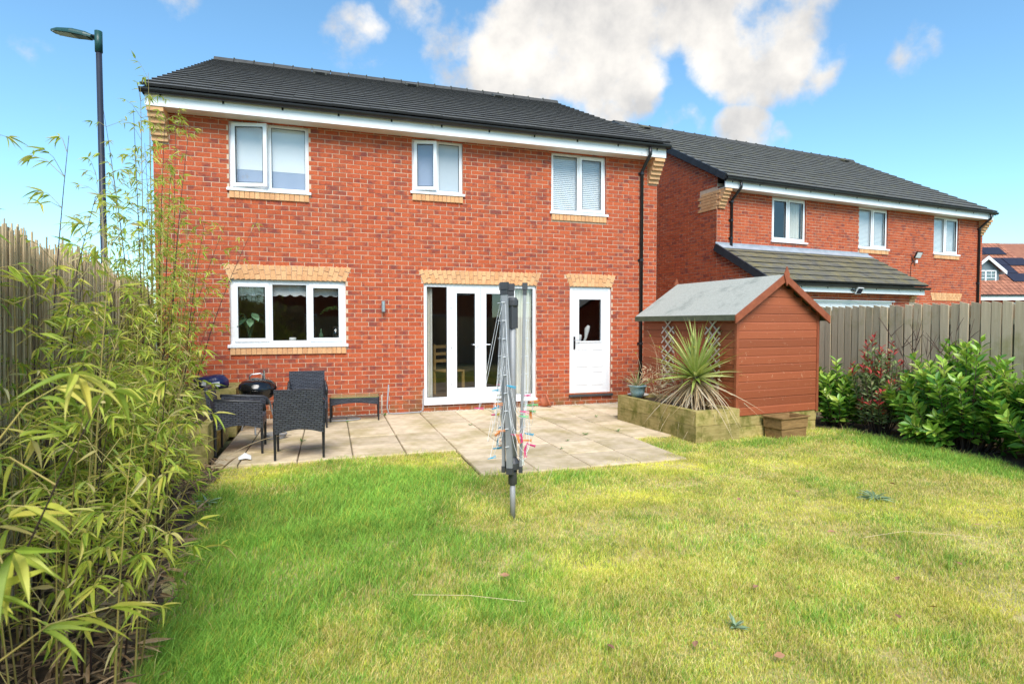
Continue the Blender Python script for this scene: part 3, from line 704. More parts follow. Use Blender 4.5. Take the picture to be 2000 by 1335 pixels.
lt = MB(); lt.tube([(3.39, -.075, 1.72), (3.39, -.075, 1.90)], .034, 16, 'steel'); lt.box(3.36, 3.42, -.06, -.01, 1.77, 1.85, 'steel'); lt.tube([(3.39, -.075, 1.725), (3.39, -.075, 1.715)], .026, 12, 'lamp_glass')
wl = lt.build('wall_light', None, None, (HX, 9.9, 0)); tag(wl, 'small cylindrical steel wall light beside the kitchen window', 'wall light')

# things seen through the glass
def leaf_unit(n=5, w=.5, fold=.12, droop=0.0, wpow=.8, aspect=.2):
    """unit leaf along +x (length 1), half-width w, folded along its midrib"""
    vs = [(0, 0, 0)]; fs = []
    for i in range(1, n):
        t = i / n; hw = w * (math.sin(PI * t ** wpow)) * 1.0; z = -droop * t * t
        vs += [(t, -hw, z + fold * hw * aspect), (t, 0, z), (t, hw, z + fold * hw * aspect)]
    vs.append((1, 0, -droop)); e = len(vs) - 1
    fs += [(0, 1, 2), (0, 2, 3)]
    for i in range(n - 2):
        a = 1 + i * 3; fs += [(a, a + 3, a + 4, a + 1), (a + 1, a + 4, a + 5, a + 2)]
    a = 1 + (n - 2) * 3; fs += [(a, e, a + 1), (a + 1, e, a + 2)]
    return vs, fs
LEAF = leaf_unit(4, .5, .5, .1); BLADE = leaf_unit(5, .5, .6, .18, .55); BROAD = leaf_unit(5, .5, .35, .12, 1.05, .4)
def leafM(p, d, ln, wd, roll=0.0, up=(0, 0, 1)):
    M = frame_mat(p, d, up) @ Matrix.Rotation(roll, 4, 'X'); return M @ Matrix.Diagonal((ln, wd, ln, 1))
hp = empty('house_plant', (HX + 1.28, 10.12, 1.17)); tag(hp, 'green striped-leaf houseplant in a pale pot inside the kitchen window', 'houseplant')
MB().lathe([(.0, 0), (.10, 0), (.115, .10), (.105, .10), (.1, .085), (0, .085)], 20).build('pot', 'white_stone', hp, smooth=True)
it = []; st = MB()
for i in range(12):
    a = i * 2.4; d = Vector((math.cos(a) * .5, math.sin(a) * .35, 0)); top = Vector((.09 * math.cos(a), .06 * math.sin(a), .42 + .12 * random.random()))
    st.tube([(0, 0, .08), top * .6, top], .004, 5); it.append(leafM(top, d + Vector((0, 0, -.2)), .24, .11, random.uniform(-.3, .3)))
st.build('stem', 'house_plant', hp); pieces(hp, 'leaf', 'house_plant', it, BROAD)
fp = empty('fern_plant', (HX + 2.62, 10.16, 1.17)); tag(fp, 'pale green fern beside bottles inside the kitchen window', 'houseplant')
MB().lathe([(0, 0), (.06, 0), (.08, .30), (.07, .30), (0, .28)], 16).build('pot', 'glass', fp, smooth=True)
it = []
for i in range(10):
    a = i * 2.4; d = Vector((math.cos(a), math.sin(a) * .5, .55)); b0 = Vector((0, 0, .3)); d.normalize()
    for k in range(8):
        for s in (-1, 1):
            p = b0 + d * (.06 + .03 * k) + Vector((0, 0, .25 - .012 * k * k * .3)); it.append(leafM(p, d.cross(Vector((0, 0, 1))) * s + d * .5, .07, .018))
pieces(fp, 'leaf', 'weed_leaf', it, LEAF)
MB().lathe([(0, 0), (.055, 0), (.055, .11), (.05, .115), (0, .115)], 20).build('candle', 'white_stone', None, (HX + 1.93, 10.13, 1.17), True)
tag(bpy.data.objects['candle'], 'white candle jar on the kitchen window board', 'candle')
MB().lathe([(0, 0), (.035, 0), (.035, .16), (.012, .21), (.012, .26), (0, .26)], 16).build('bottle', 'house_plant', None, (HX + 2.38, 10.13, 1.17), True)
tag(bpy.data.objects['bottle'], 'slim dark glass bottle standing inside the kitchen window', 'bottle')
gbag = empty('golf_bag', (HX + 7.2, 10.35, .13)); tag(gbag, 'golf bag with white club head covers behind the back door glass', 'golf bag')
MB().lathe([(0, 0), (.13, 0), (.14, .5), (.15, .85), (0, .86)], 18).build('bag', 'black_plastic', gbag, smooth=True)
for i, (dx, h) in enumerate(((-.14, 1.30), (.02, 1.12), (.20, 1.30))):
    c = MB(); c.tube([(dx * .4, 0, .8), (dx, -.02, h - .18), (dx + .02, -.03, h - .02), (dx + .05, -.05, h + .05)], [.015, .03, .055, .025], 10)
    c.build('head_cover', 'paper' if i else 'grey_plastic', gbag, smooth=True)
dc = empty('dining_chair', (HX + 4.75, 11.0, .13), .5); tag(dc, 'honey coloured wooden dining chair inside the patio doors', 'chair')
for x in (-.2, .2):
    for y in (-.2, .2): MB().box(x - .02, x + .02, y - .02, y + .02, 0, .98 if y > 0 else .45, 'pine').build('leg', None, dc)
MB().box(-.22, .22, -.22, .22, .45, .48, 'pine').build('seat', None, dc)
for z in (.62, .76, .90): MB().box(-.18, .18, .19, .21, z, z + .06, 'pine').build('back_slat', None, dc)

# ================================================================== NEIGHBOURING HOUSE
nb = empty('neighbour_house', (8.98, 11.66, 0), R(5.4)); tag(nb, 'neighbouring red brick house with lean-to extension and mossy dark tiled roof', 'house')
NW, ND = 10.9, 9.4; NRY, NRZ = 4.5, 7.83; NEY, NEZ = -.33, 5.03
nops = [(1.80, 3.03, 3.64, WT + .05), (5.09, 6.32, 3.64, WT + .05), (8.42, 9.66, 3.64, WT + .05)]
nsill = [(5.09, 6.32, 3.49, 3.64), (8.42, 9.66, 3.49, 3.64)]
nl = [(8.40, 9.78, 2.22, 2.46, .10)]
ncor = [(0, .215, 4.3, WT + .05), (NW - .215, NW, 4.3, WT + .05)]
EXW, EXD, EXT, EXE = 5.45, 1.3, 3.38, 2.47                          # lean-to: width, depth, top and eaves height
wb = MB(); wall_mesh(wb, 0, NW, -.1, WT + .2, nops)
wb.poly([(NW, 0, -.1), (NW, ND, -.1), (NW, ND, WT + .2), (NW, NRY, NRZ - .1), (NW, 0, WT + .2)], 'brick_red'); wb.poly([(NW, ND, -.1), (0, ND, -.1), (0, ND, WT + .2), (NW, ND, WT + .2)], 'brick_red')
wb.poly([(0, ND, -.1), (0, 0, -.1), (0, 0, 5.10), (0, NRY, NRZ - .09), (0, ND, 5.10)], 'mortar')
nwall = wb.build('wall', None, nb)
pieces(nwall, 'brick', 'brick_red', brick_items(0, NW, WT + .15, nops + nsill + nl + ncor + [(0, EXW, -1, 3.3)], front_place(), zbot=1.2), UB)
gw = empty('gable_wall', (0, 0, 0), 0, nb)
def glim(z):
    if z < 5.06: return (-.0, ND)
    k = (z - 5.06) / (NRZ - .1 - 5.06); return (NRY * k, ND - (ND - NRY) * k)
cream = [(-.01, .60, 4.3, WT + .12)]
pieces(gw, 'brick', 'brick_red', brick_items(0, ND, NRZ - .1, cream, side_place(0), glim, zbot=1.2), UB)
cb = []
for k in range(6):
    for j in range(3):
        y = .11 + j * .215 - (.1 if k % 2 else 0)
        cb.append(TS((-.003, y, 4.34 + k * .075), (.024, .205, .066)))
pieces(gw, 'cream_brick', 'brick_cream', cb, UB)
ex = MB(); wall_mesh(ex, 0, EXW, -.1, EXE + .1, [(1.2, 4.6, .1, 2.08)], -EXD)
ex.poly([(EXW, -EXD, -.1), (EXW, 0, -.1), (EXW, 0, EXT), (EXW, -EXD, EXE)], 'brick_red'); ex.poly([(0, 0, -.1), (0, -EXD, -.1), (0, -EXD, EXE), (0, 0, EXT)], 'mortar')
exw = ex.build('extension_wall', None, nb)
pieces(exw, 'brick', 'brick_red', brick_items(0, EXW, EXE - .1, [(1.2, 4.6, .1, 2.08), (EXW - .22, EXW, 2.0, 2.5)], front_place(-EXD), zbot=1.5), UB, 120)
exg = empty('extension_gable', (0, 0, 0), 0, nb)
pieces(exg, 'brick', 'brick_red', brick_items(-EXD, 0, EXT, [], side_place(0), lambda z: (-EXD if z < EXE else -EXD + (z - EXE) / (EXT - EXE) * EXD, 0), zbot=1.2), UB, 200)
corbel(nb, 0, .215, WT + .05, .27); corbel(nb, NW - .215, NW + .01, WT + .05, .27)
c2 = empty('extension_corbel', (0, -EXD, 0), 0, nb)
pieces(c2, 'brick', 'brick_cream', [TS((EXW - .11, -.08 + .02 * k, 2.42 - .075 * k), (.21, .2 - .04 * k, .066)) for k in range(5)], UB)
for a in nsill: brick_sill(nb, *a)
for a in nl: lintel(nb, a[0], a[1], a[2])
ib = MB(); room(.2, 4, .14, 4, 2.75, 5.1); room(4.05, 7.3, .14, 4, 2.75, 5.1); room(7.35, 10.7, .14, 4, 2.75, 5.1); ib.build('interior_wall', None, nb)
for k, o in enumerate(nops):
    w = window(nb, *o, [(0, .48, 'sash' if k == 0 else 'fixed', 0, 'glass'), (.48, 1, 'sash', 0, 'glass')])
    if k == 0: curtain_part(w, o[0] + .62, o[1] - .06, o[2] + .06, o[3] - .06, .15)
    elif k == 1: slat_blind(w, o[0] + .06, o[1] - .06, o[2] + .06, o[3] - .06, .125)
    else: slat_blind(w, o[0] + .06, o[1] - .06, o[2] + .06, o[3] - .06, .125)
gd = empty('garage_door', (0, -EXD, 0), 0, nb); g = MB(); bars(g, 1.2, 4.6, .1, 2.08, .07, .03, .1); g.build('frame', None, gd)
for i in range(3):
    a = 1.28 + i * 1.085; MB().box(a, a + 1.075, .045, .085, .15, 2.0, 'upvc').build('door_panel', None, gd)
MB().box(1.15, 4.65, -.02, .03, 2.06, 2.09, 'upvc').build('drip_bar', None, gd)
MB().box(-.02, NW + .02, -.285, -.262, WT + .045, WT + .215, 'fascia').build('fascia', None, nb); MB().box(.0, NW, -.262, -.002, WT + .053, WT + .065, 'soffit').build('soffit', None, nb)
rf = MB(); x0, x1 = -.05, NW + .05
rf.poly([(x0, NEY, NEZ - .05), (x1, NEY, NEZ - .05), (x1, NRY, NRZ - .03), (x0, NRY, NRZ - .03)], 'tile'); rf.poly([(x1, ND + .3, NEZ - .05), (x0, ND + .3, NEZ - .05), (x0, NRY, NRZ - .03), (x1, NRY, NRZ - .03)], 'tile')
for xx in (x0 + .012, x1 - .012): rf.poly([(xx, NEY, NEZ - .05), (xx, NRY, NRZ - .03), (xx, ND + .3, NEZ - .05), (xx, ND + .3, NEZ - .14), (xx, NRY, NRZ - .15), (xx, NEY, NEZ - .14)], 'verge')
nroof = rf.build('roof', None, nb)
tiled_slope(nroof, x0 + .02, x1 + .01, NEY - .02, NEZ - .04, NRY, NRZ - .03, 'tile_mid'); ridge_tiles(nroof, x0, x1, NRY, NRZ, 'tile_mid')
aa = math.atan2(NRZ - NEZ, NRY - NEY); Ls = math.hypot(NRZ - NEZ, NRY - NEY); it = []
nv = 17
for i in range(nv):
    s = (i + .5) * Ls / nv; it.append(TS((x0 - .005, NEY + s * math.cos(aa) + .03, NEZ + s * math.sin(aa) - .02), (.06, Ls / nv + .03, .15), Matrix.Rotation(aa - R(2), 4, 'X')))
pieces(nroof, 'verge_cap', 'verge', it, UB)
for fx in (.09, .93):
    s = Ls - .3; v = MB(); M = Matrix.Translation((NW * fx, NEY + s * math.cos(aa), NEZ + s * math.sin(aa) + .03)) @ Matrix.Rotation(aa, 4, 'X')
    v.box(-.15, .15, -.12, .12, 0, .055, 'tile_mossy', M); v.box(-.11, .11, -.125, -.11, .008, .045, 'black_plastic', M); v.build('vent_tile', None, nroof)
gutter(nb, -.05, NW + .08, -.345, 4.98); downpipe(nb, .42, -.345, 4.95, 3.32); downpipe(nb, NW - .25, -.345, 4.95, .02)
er = MB(); er.poly([(-.04, -EXD - .27, EXE - .02), (EXW + .05, -EXD - .27, EXE - .02), (EXW + .05, 0, EXT - .02), (-.04, 0, EXT - .02)], 'tile_mossy'); eroof = er.build('extension_roof', None, nb)
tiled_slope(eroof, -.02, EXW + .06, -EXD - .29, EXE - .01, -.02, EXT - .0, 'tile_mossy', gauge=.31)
it = []; ea = math.atan2(EXT - EXE, EXD + .27); El = math.hypot(EXT - EXE, EXD + .27)
for i in range(5):
    s = (i + .5) * El / 5; it.append(TS((-.045, -EXD - .27 + s * math.cos(ea), EXE + s * math.sin(ea) - .0), (.05, El / 5 + .02, .17), Matrix.Rotation(ea, 4, 'X')))
pieces(eroof, 'verge_cap', 'verge', it, UB)
fl = MB(); fl.box(-.05, EXW + .02, -.02, -.004, EXT + .02, EXT + .125, 'lead'); fl.prism([(-.17, EXT - .04), (-.02, EXT + .055), (-.012, EXT + .075), (-.18, EXT - .03)], -.04, EXW + .03, 'lead', Matrix(((0, 1, 0, 0), (1, 0, 0, 0), (0, 0, 1, 0), (0, 0, 0, 1))))
fl.build('lead_flashing', None, nb)
MB().box(-.02, EXW + .02, -EXD - .235, -EXD - .215, EXE - .22, EXE - .03, 'fascia').build('extension_fascia', None, nb); MB().box(0, EXW, -EXD - .215, -EXD, EXE - .21, EXE - .2, 'soffit').build('extension_soffit', None, nb)
gutter(nb, -.04, EXW + .1, -EXD - .295, EXE - .04)
NBM = Matrix.Translation((8.98, 11.66, 0)) @ Matrix.Rotation(R(5.4), 4, 'Z')
fo = empty('flood_light'); fo.matrix_basis = NBM @ Matrix.Translation((7.5, 0, 3.45)); tag(fo, 'black floodlight with sensor on the neighbouring brick wall', 'light')
M = Matrix.Translation((0, -.13, .08)) @ Matrix.Rotation(R(25), 4, 'X'); f = MB(); f.box(-.13, .13, -.02, .02, -.1, .1, 'black_plastic', M); f.build('lamp_body', None, fo)
f = MB(); f.box(-.11, .11, -.024, -.019, -.08, .08, 'paper', M); f.build('lamp_glass', None, fo); f = MB(); f.tube([(-.1, -.0, .05), (-.12, -.06, -.12), (-.14, -.01, -.2)], .012, 8, 'black_plastic'); f.tube([(-.14, -.014, -.2), (-.14, -.014, -.9)], .008, 6, 'black_plastic'); f.build('cable', None, fo)
f = MB(); f.tube([(.02, -.06, -.06), (.02, -.06, -.15)], .04, 12, 'paper'); f.build('sensor', None, fo)
so = empty('solar_light'); so.matrix_basis = NBM @ Matrix.Translation((2.9, -EXD - .30, 2.30)); tag(so, 'small solar light on the white fascia of the lean-to', 'light')
f = MB(); M = Matrix.Rotation(R(30), 4, 'X'); f.box(-.10, .10, -.012, .012, -.08, .08, 'paper', M); f.build('panel_frame', None, so); f = MB(); f.box(-.085, .085, -.016, -.011, -.065, .065, 'solar', M); f.build('solar_panel', None, so)
f = MB(); f.tube([(-.22, .05, .02), (-.1, .02, .0)], .015, 8, 'black_plastic'); f.build('arm', None, so)

# ================================================================== FAR HOUSE (chalet with dormer)
fh = empty('chalet_house', (43.0, 28.3, 0), R(-17.5)); tag(fh, 'distant house with terracotta tiled roof, solar panels and grey dormer', 'house')
MB().box(-1.5, 14, .4, 9, -.1, 3.4, 'brick_red').build('wall', None, fh)
f = MB(); f.poly([(-2, -.1, 3.55), (14.5, -.1, 3.55), (14.5, 5.2, 7.9), (-2, 5.2, 7.9)], 'tile_red'); f.poly([(14.5, 10, 3.55), (-2, 10, 3.55), (-2, 5.2, 7.9), (14.5, 5.2, 7.9)], 'tile_red'); f.poly([(-1.9, -.1, 3.5), (-1.9, 5.2, 7.85), (-1.9, 10, 3.5)], 'brick_red'); froof = f.build('roof', None, fh)
fa = math.atan2(4.35, 5.3)
def fslope(x, s, off=0): return Vector((x, -.1 + s * math.cos(fa) - off * math.sin(fa), 3.55 + s * math.sin(fa) + off * math.cos(fa)))
it = []
for k in range(19):
    for i in range(26):
        it.append(TS(fslope(-1.85 + i * .33, k * .36 + .18, .03), (.30, .40, .035), Matrix.Rotation(fa - R(3), 4, 'X')))
pieces(froof, 'roof_tile', 'tile_red', it, TILE, 200)
it = [TS(fslope(x, s, .10), (1.62, 1.0, .04), Matrix.Rotation(fa, 4, 'X')) for x, s in ((.2, 5.6), (1.85, 5.6), (3.5, 5.6), (5.15, 5.6), (-.2, 4.55), (-.75, 3.5), (-.9, 2.45), (4.3, 4.1), (4.3, 3.05), (4.9, 2.0), (6, 4.1))]
for M in it:
    p = empty('solar_panel', (0, 0, 0), 0, fh); p.matrix_basis = Matrix.Identity(4)
    q = MB(); q.add(UB[0], UB[1], 'solar', M); q.build('panel_glass', None, p)
MB().box(-2, 14.5, -.16, -.12, 3.18, 3.50, 'fascia').build('fascia', None, fh); MB().box(-2, 14.5, -.26, -.16, 3.47, 3.55, 'black_plastic').build('gutter', None, fh)
for x0 in (-.2, 3.1, 4.3):
    w = empty('window', (0, 0, 0), 0, fh); f = MB(); bars(f, x0, x0 + 1.0, 1.9, 3.05, .08, .33, .38); f.box(x0 + .46, x0 + .54, .33, .38, 1.9, 3.05, 'upvc'); f.build('frame', None, w); f = MB(); f.poly([(x0, .37, 1.9), (x0 + 1, .37, 1.9), (x0 + 1, .37, 3.05), (x0, .37, 3.05)]); f.build('pane', 'glass', w)
dm = empty('dormer', (2.15, 1.2, 0), 0, fh)
f = MB(); f.box(-1.0, 1.0, 0, 3.5, 4.1, 5.45, 'slate_grey'); f.prism([(-1.0, 5.45), (1.0, 5.45), (0, 6.25)], 0, 3.5, 'slate_grey'); f.build('cheek', None, dm)
f = MB()
for s in (-1, 1): f.poly([(0, -.25, 6.45), (s * 1.32, -.25, 5.36), (s * 1.32, 4, 5.36), (0, 4, 6.45)], 'tile_red')
f.build('dormer_roof', None, dm)
f = MB()
for s in (-1, 1): f.prism([(0, 6.42), (0, 6.18), (s * 1.34, 5.08), (s * 1.34, 5.34)], -.29, -.22, 'upvc')
f.box(1.3, 1.36, -.28, 3, 5.12, 5.34, 'upvc'); f.build('bargeboard', None, dm)
f = MB(); bars(f, -.78, .78, 4.3, 5.4, .09, -.05, .0)
f.box(-.05, .05, -.05, 0, 4.3, 5.4, 'upvc')
for s in (-1, 1):
    c = s * .41; f.box(c - .33, c + .33, -.04, 0, 4.83, 4.87, 'upvc'); f.box(c - .33, c + .33, -.04, 0, 5.08, 5.11, 'upvc'); f.box(c - .015, c + .015, -.04, 0, 4.87, 5.35, 'upvc')
f.build('window_frame', None, dm); f = MB(); f.poly([(-.75, -.012, 4.32), (.75, -.012, 4.32), (.75, -.012, 5.38), (-.75, -.012, 5.38)]); f.build('pane', 'glass', dm)

# ================================================================== behind the camera (seen mirrored in the glass)
rh = empty('rear_house', (-4, -19, 0)); tag(rh, 'plain brick house mirrored in the window glass', 'house')
MB().box(0, 15, -8, 0, -.1, 5.2, 'brick_red').build('wall', None, rh)
f = MB(); f.prism([(-8.4, 5.1), (.4, 5.1), (-4, 8.2)], -.3, 15.3, 'tile', Matrix(((0, 1, 0, 0), (1, 0, 0, 0), (0, 0, 1, 0), (0, 0, 0, 1)))); f.build('roof', None, rh)
for x0, z0 in ((1.5, 3.5), (5.5, 3.5), (9, 3.5), (12.2, 3.5), (2, 1.0), (6, 1.0), (10.5, 1.0)):
    w = empty('window', (0, 0, 0), 0, rh); f = MB(); bars(f, x0, x0 + 1.2, z0, z0 + 1.15, .08, .0, .05); f.box(x0 + .56, x0 + .64, 0, .05, z0, z0 + 1.15, 'upvc'); f.build('frame', None, w); f = MB(); f.box(x0 + .06, x0 + 1.14, .005, .03, z0 + .06, z0 + 1.1, 'solar'); f.build('pane', None, w)

# ================================================================== TIMBER FENCES
def board_unit():
    return ([(-.5, -.5, 0), (.5, -.5, 0), (.5, .5, 0), (-.5, .5, 0), (-.5, -.5, .985), (.5, -.5, 1), (.5, .5, 1), (-.5, .5, .985)], UB[1])
BU = board_unit()
def fence(name, label, p0, p1, h, pitch=.125, bw=.105, z0=-.05, inward=1):
    """boards on the garden side (inward = +1: to the left of p0->p1)"""
    p0 = Vector(p0); p1 = Vector(p1); L = (p1 - p0).length; rz = math.atan2((p1 - p0).y, (p1 - p0).x)
    root = empty(name, (p0.x, p0.y, 0), rz); tag(root, label, 'fence')
    it = []; n = int(L / pitch)
    for i in range(n):
        hh = h + random.gauss(0, .006)
        it.append(TS((i * pitch + pitch / 2, inward * .0 + random.gauss(0, .002), z0), (bw + random.gauss(0, .002), .02, hh - z0), Euler((random.gauss(0, .003), random.gauss(0, .003), random.gauss(0, .012))).to_matrix().to_4x4()))
    pieces(root, 'board', 'fence_wood', it, BU)
    pieces(root, 'back_board', 'fence_wood', [TS((i * pitch + pitch, -inward * .074, z0), (bw + .015, .018, h - .04 - z0)) for i in range(n)], BU)
    for z in (.35, 1.0, 1.55): MB().box(0, L, -inward * .062, -inward * .014, z - .04, z + .04, 'fence_wood').build('rail', None, root)
    x = .1
    while x < L:
        MB().box(x - .05, x + .05, -inward * .19, -inward * .086, z0, h - .03, 'fence_wood').build('post', None, root); x += 1.83
    return root
fence('timber_fence', 'grey weathered vertical board fence behind the laurel bushes', (7.9, -1.7), (7.9, 11.2), 1.80, inward=1)
fence('rear_fence', 'board fence closing the garden end, mirrored in the glass', (7.8, -1.75), (-1.0, -1.75), 1.8, inward=-1)

# ================================================================== REED SCREEN FENCE (left boundary)
A = Vector((-1.05 + .158 * 1.0, -1.0, 0)); B = Vector((-1.05 - .158 * 9.75, 9.75, 0)); Lf = (B - A).length
rf_ = empty('reed_fence', A, math.atan2((B - A).y, (B - A).x)); tag(rf_, 'natural reed screening fence behind the bamboo', 'fence')
MB().box(0, Lf, .035, .055, -.05, 1.82, 'fence_wood').build('backing_panel', None, rf_)
it = []; x = 0
reed_u = ([(math.cos(2 * PI * k / 5) * .5, math.sin(2 * PI * k / 5) * .5, z) for z in (0, 1) for k in range(5)], [(k, (k + 1) % 5, 5 + (k + 1) % 5, 5 + k) for k in range(5)] + [(9, 8, 7, 6, 5)][0:1])
while x < Lf:
    d = random.uniform(.006, .013); h = 2.05 + random.gauss(0, .045) + .03 * math.sin(x * 2.1)
    it.append(TS((x, random.uniform(-.012, .012), -.03), (d, d, h), Euler((random.gauss(0, .012), random.gauss(0, .012), 0)).to_matrix().to_4x4())); x += random.uniform(.0045, .0105)
joined('reed', 'reed', it, reed_u, rf_)
wi = MB()
for z in (.35, .75, 1.15, 1.55, 1.9): wi.tube([(0, -.016, z), (Lf, -.016, z)], .002, 4, 'steel')
wi.build('binding_wire', None, rf_)

# ================================================================== STREET LAMP
sl_ = empty('street_lamp', (-4.0, 12.42, -.1)); tag(sl_, 'tall dark street lamp with flat green lantern head beyond the reed fence', 'street lamp')
f = MB(); f.tube([(0, 0, 0), (0, 0, 1.2), (0, 0, 1.25), (-.02, .02, 6.85)], [.075, .075, .056, .048], 14, 'lamp_post'); f.build('post', None, sl_, smooth=True)
f = MB(); f.tube([(-.02, .02, 6.62), (-.02, .02, 7.0)], .062, 14, 'lamp_green'); f.build('collar', None, sl_, smooth=True)
f = MB(); f.tube([(-.02, .02, 6.9), (-.2, .08, 6.93)], .028, 10, 'black_plastic'); f.build('spigot', None, sl_)
M = Matrix.Translation((-.12, .05, 6.9)) @ Matrix.Rotation(R(162), 4, 'Z') @ Matrix.Rotation(R(-9), 4, 'Y')
secs = [(.0, .06, .035), (.12, .10, .07), (.35, .135, .085), (.6, .12, .06), (.74, .06, .02)]
f = MB(); vs = []; fs = []
for x, hw_, ht in secs:
    for k in range(7): a = PI * k / 6; vs.append((x, hw_ * math.cos(a), ht * math.sin(a)))
    vs.append((x, -hw_, -.03)); vs.append((x, hw_, -.03))
n9 = 9
for i in range(len(secs) - 1):
    for k in range(n9): fs.append((i * n9 + k, i * n9 + (k + 1) % n9, (i + 1) * n9 + (k + 1) % n9, (i + 1) * n9 + k))
fs.append(tuple(range(n9))[::-1]); fs.append(tuple(range(4 * n9, 5 * n9))); f.add(vs, fs, 'lamp_green', M); f.build('lantern', None, sl_)
f = MB(); f.box(.33, .68, -.09, .09, -.038, -.031, 'lamp_glass', M); f.box(.06, .32, -.085, .085, -.04, -.031, 'grey_plastic', M); f.build('lens', None, sl_)

# ================================================================== SHED
sh = empty('garden_shed', (5.19, 6.30, 0), R(6)); tag(sh, 'red-brown shiplap garden shed with grey felt roof and diamond finial', 'shed')
SW, SD, SE, SP, SB = 1.56, 2.05, 1.66, 2.16, .27
def shiplap(length, h):
    """unit board: along x, face towards -y, chamfer on the upper lip"""
    return ([(-.5, 0, 0), (.5, 0, 0), (.5, 0, .80), (-.5, 0, .80), (-.5, .5, 1), (.5, .5, 1), (-.5, 1, 1), (.5, 1, 1), (-.5, 1, 0), (.5, 1, 0)], [(0, 1, 2, 3), (3, 2, 5, 4), (4, 5, 7, 6), (1, 0, 8, 9), (0, 3, 4, 6, 8), (2, 1, 9, 7, 5)])
SU = shiplap(1, 1); ph = .1155; fr_items = []; sd_items = []
k = 0; z = SB
while z < SP - .12:
    hw2 = SW / 2 if z + ph < SE else SW / 2 * max(0, (SP - z - ph + .015) / (SP - SE))
    hw2 = min(hw2, SW / 2)
    if hw2 > .05: fr_items.append(TS((SW / 2, random.gauss(0, .0012), z), (hw2 * 2 - .004, .016, ph - .001)))
    if z + ph < SE + .08:
        sd_items.append(Matrix.Translation((random.gauss(0, .0012), SD / 2, z)) @ Matrix.Rotation(R(-90), 4, 'Z') @ Matrix.Diagonal((SD - .02, .016, ph - .001, 1)))
    z += ph
fw_ = empty('front_cladding', (0, 0, 0), 0, sh); pieces(fw_, 'board', 'shed_wood', fr_items, SU)
sw_ = empty('side_cladding', (0, 0, 0), 0, sh); pieces(sw_, 'board', 'shed_wood', sd_items, SU)
f = MB(); f.box(.02, SW - .02, .02, SD - .02, SB, SE, 'shed_trim'); f.prism([(.02, SE), (SW - .02, SE), (SW / 2, SP - .05)], .02, SD - .02, 'shed_trim'); f.build('frame', None, sh)
for x in (-.014, SW - .03): MB().box(x, x + .044, -.012, .03, SB - .02, SE + .02, 'shed_trim').build('corner_trim', None, sh)
for i, (y0, y1) in enumerate(((0.0, .10), (.95, 1.05), (1.95, 2.05))): MB().box(.0, SW, y0 + .012, y1 + .012, .12, SB - .004, 'sleeper').build('bearer', None, sh)
MB().box(-.01, SW * .55, -.008, .04, -.05, .115, 'sleeper').build('base_timber', None, sh); MB().box(SW * .58, SW, .02, .06, -.05, .118, 'sleeper').build('base_timber', None, sh)
sa = math.atan2(SP - SE, SW / 2); OV = .10
f = MB()
for s in (-1, 1):
    e = (SW / 2 + s * (SW / 2 + OV), SE - OV * math.tan(sa) + .035); r0 = (SW / 2, SP + .035)
    for y0, y1 in ((-.075, SD + .08),):
        f.poly([(e[0], y0, e[1]), (e[0], y1, e[1]), (r0[0], y1, r0[1]), (r0[0], y0, r0[1])][::s], 'felt')
        f.poly([(e[0], y0, e[1] - .025), (e[0], y1, e[1] - .025), (r0[0], y1, r0[1] - .025), (r0[0], y0, r0[1] - .025)][::-s], 'felt_edge')
f.build('felt_roof', None, sh)
for s in (-1, 1):
    e = SW / 2 + s * (SW / 2 + OV); ez = SE - OV * math.tan(sa) + .035
    MB().box(min(e, e + s * .008), max(e, e + s * .008), -.07, SD + .075, ez - .075, ez + .004, 'felt_edge').build('felt_edge', None, sh)
    f = MB(); f.prism([(SW / 2, SP + .04), (SW / 2, SP - .065), (SW / 2 + s * (SW / 2 + OV + .02), SE - OV * math.tan(sa) - .075), (SW / 2 + s * (SW / 2 + OV + .02), SE - OV * math.tan(sa) + .03)][::s], -.105, -.080, 'shed_trim'); f.build('bargeboard', None, sh)
for y in (-.122, SD + .09):
    f = MB(); f.prism([(SW / 2, SP - .13), (SW / 2 + .05, SP + .03), (SW / 2, SP + .14), (SW / 2 - .05, SP + .03)], y, y + .016, 'shed_trim'); f.build('finial', None, sh)

# ================================================================== RAISED PLANTERS
def sleeper_bed(name, label, x0, x1, y0, y1, h, rz=0, loc=(0, 0, 0)):
    r = empty(name, loc, rz); tag(r, label, 'planter'); hh = h / 2
    for k in range(2):
        a, b = k * hh + .001, (k + 1) * hh - .003; j = .004 * k
        MB().box(x0 + j, x0 + .09 + j, y0 + (.09 if k else 0), y1, a - (.06 if k == 0 else 0), b, 'sleeper').build('sleeper', None, r)
        MB().box(x0 + (0 if k else .093), x1, y0 + j, y0 + .09 + j, a - (.06 if k == 0 else 0), b, 'sleeper').build('sleeper', None, r)
        MB().box(x0 + .093, x1, y1 - .09, y1 - .003, a, b, 'sleeper').build('sleeper', None, r)
        MB().box(x1 - .088, x1 - .002, y0 + .095, y1 - .095, a, b, 'sleeper').build('sleeper', None, r)
    MB().box(x0 + .092, x1 - .09, y0 + .096, y1 - .096, -.05, h - .06, 'soil').build('soil', None, r)
    return r
sleeper_bed('raised_planter', 'raised sleeper planter beside the shed holding the spiky plant', 0, .72, 0, 1.85, .39, R(4), (4.46, 6.16, 0))
sleeper_bed('raised_planter', 'raised sleeper planter under the bamboo behind the rattan chairs', -.85, 0, 0, 1.45, .42, R(1), (-1.27, 6.78, 0))
sleeper_bed('raised_planter', 'short raised sleeper planter against the house wall below the bamboo', -.95, 0, 0, .9, .62, R(0), (-1.26, 8.65, 0))
bag = MB(); bag.lathe([(.0, 0), (.17, .0), (.20, .06), (.19, .13), (.12, .17), (0, .18)], 14); 
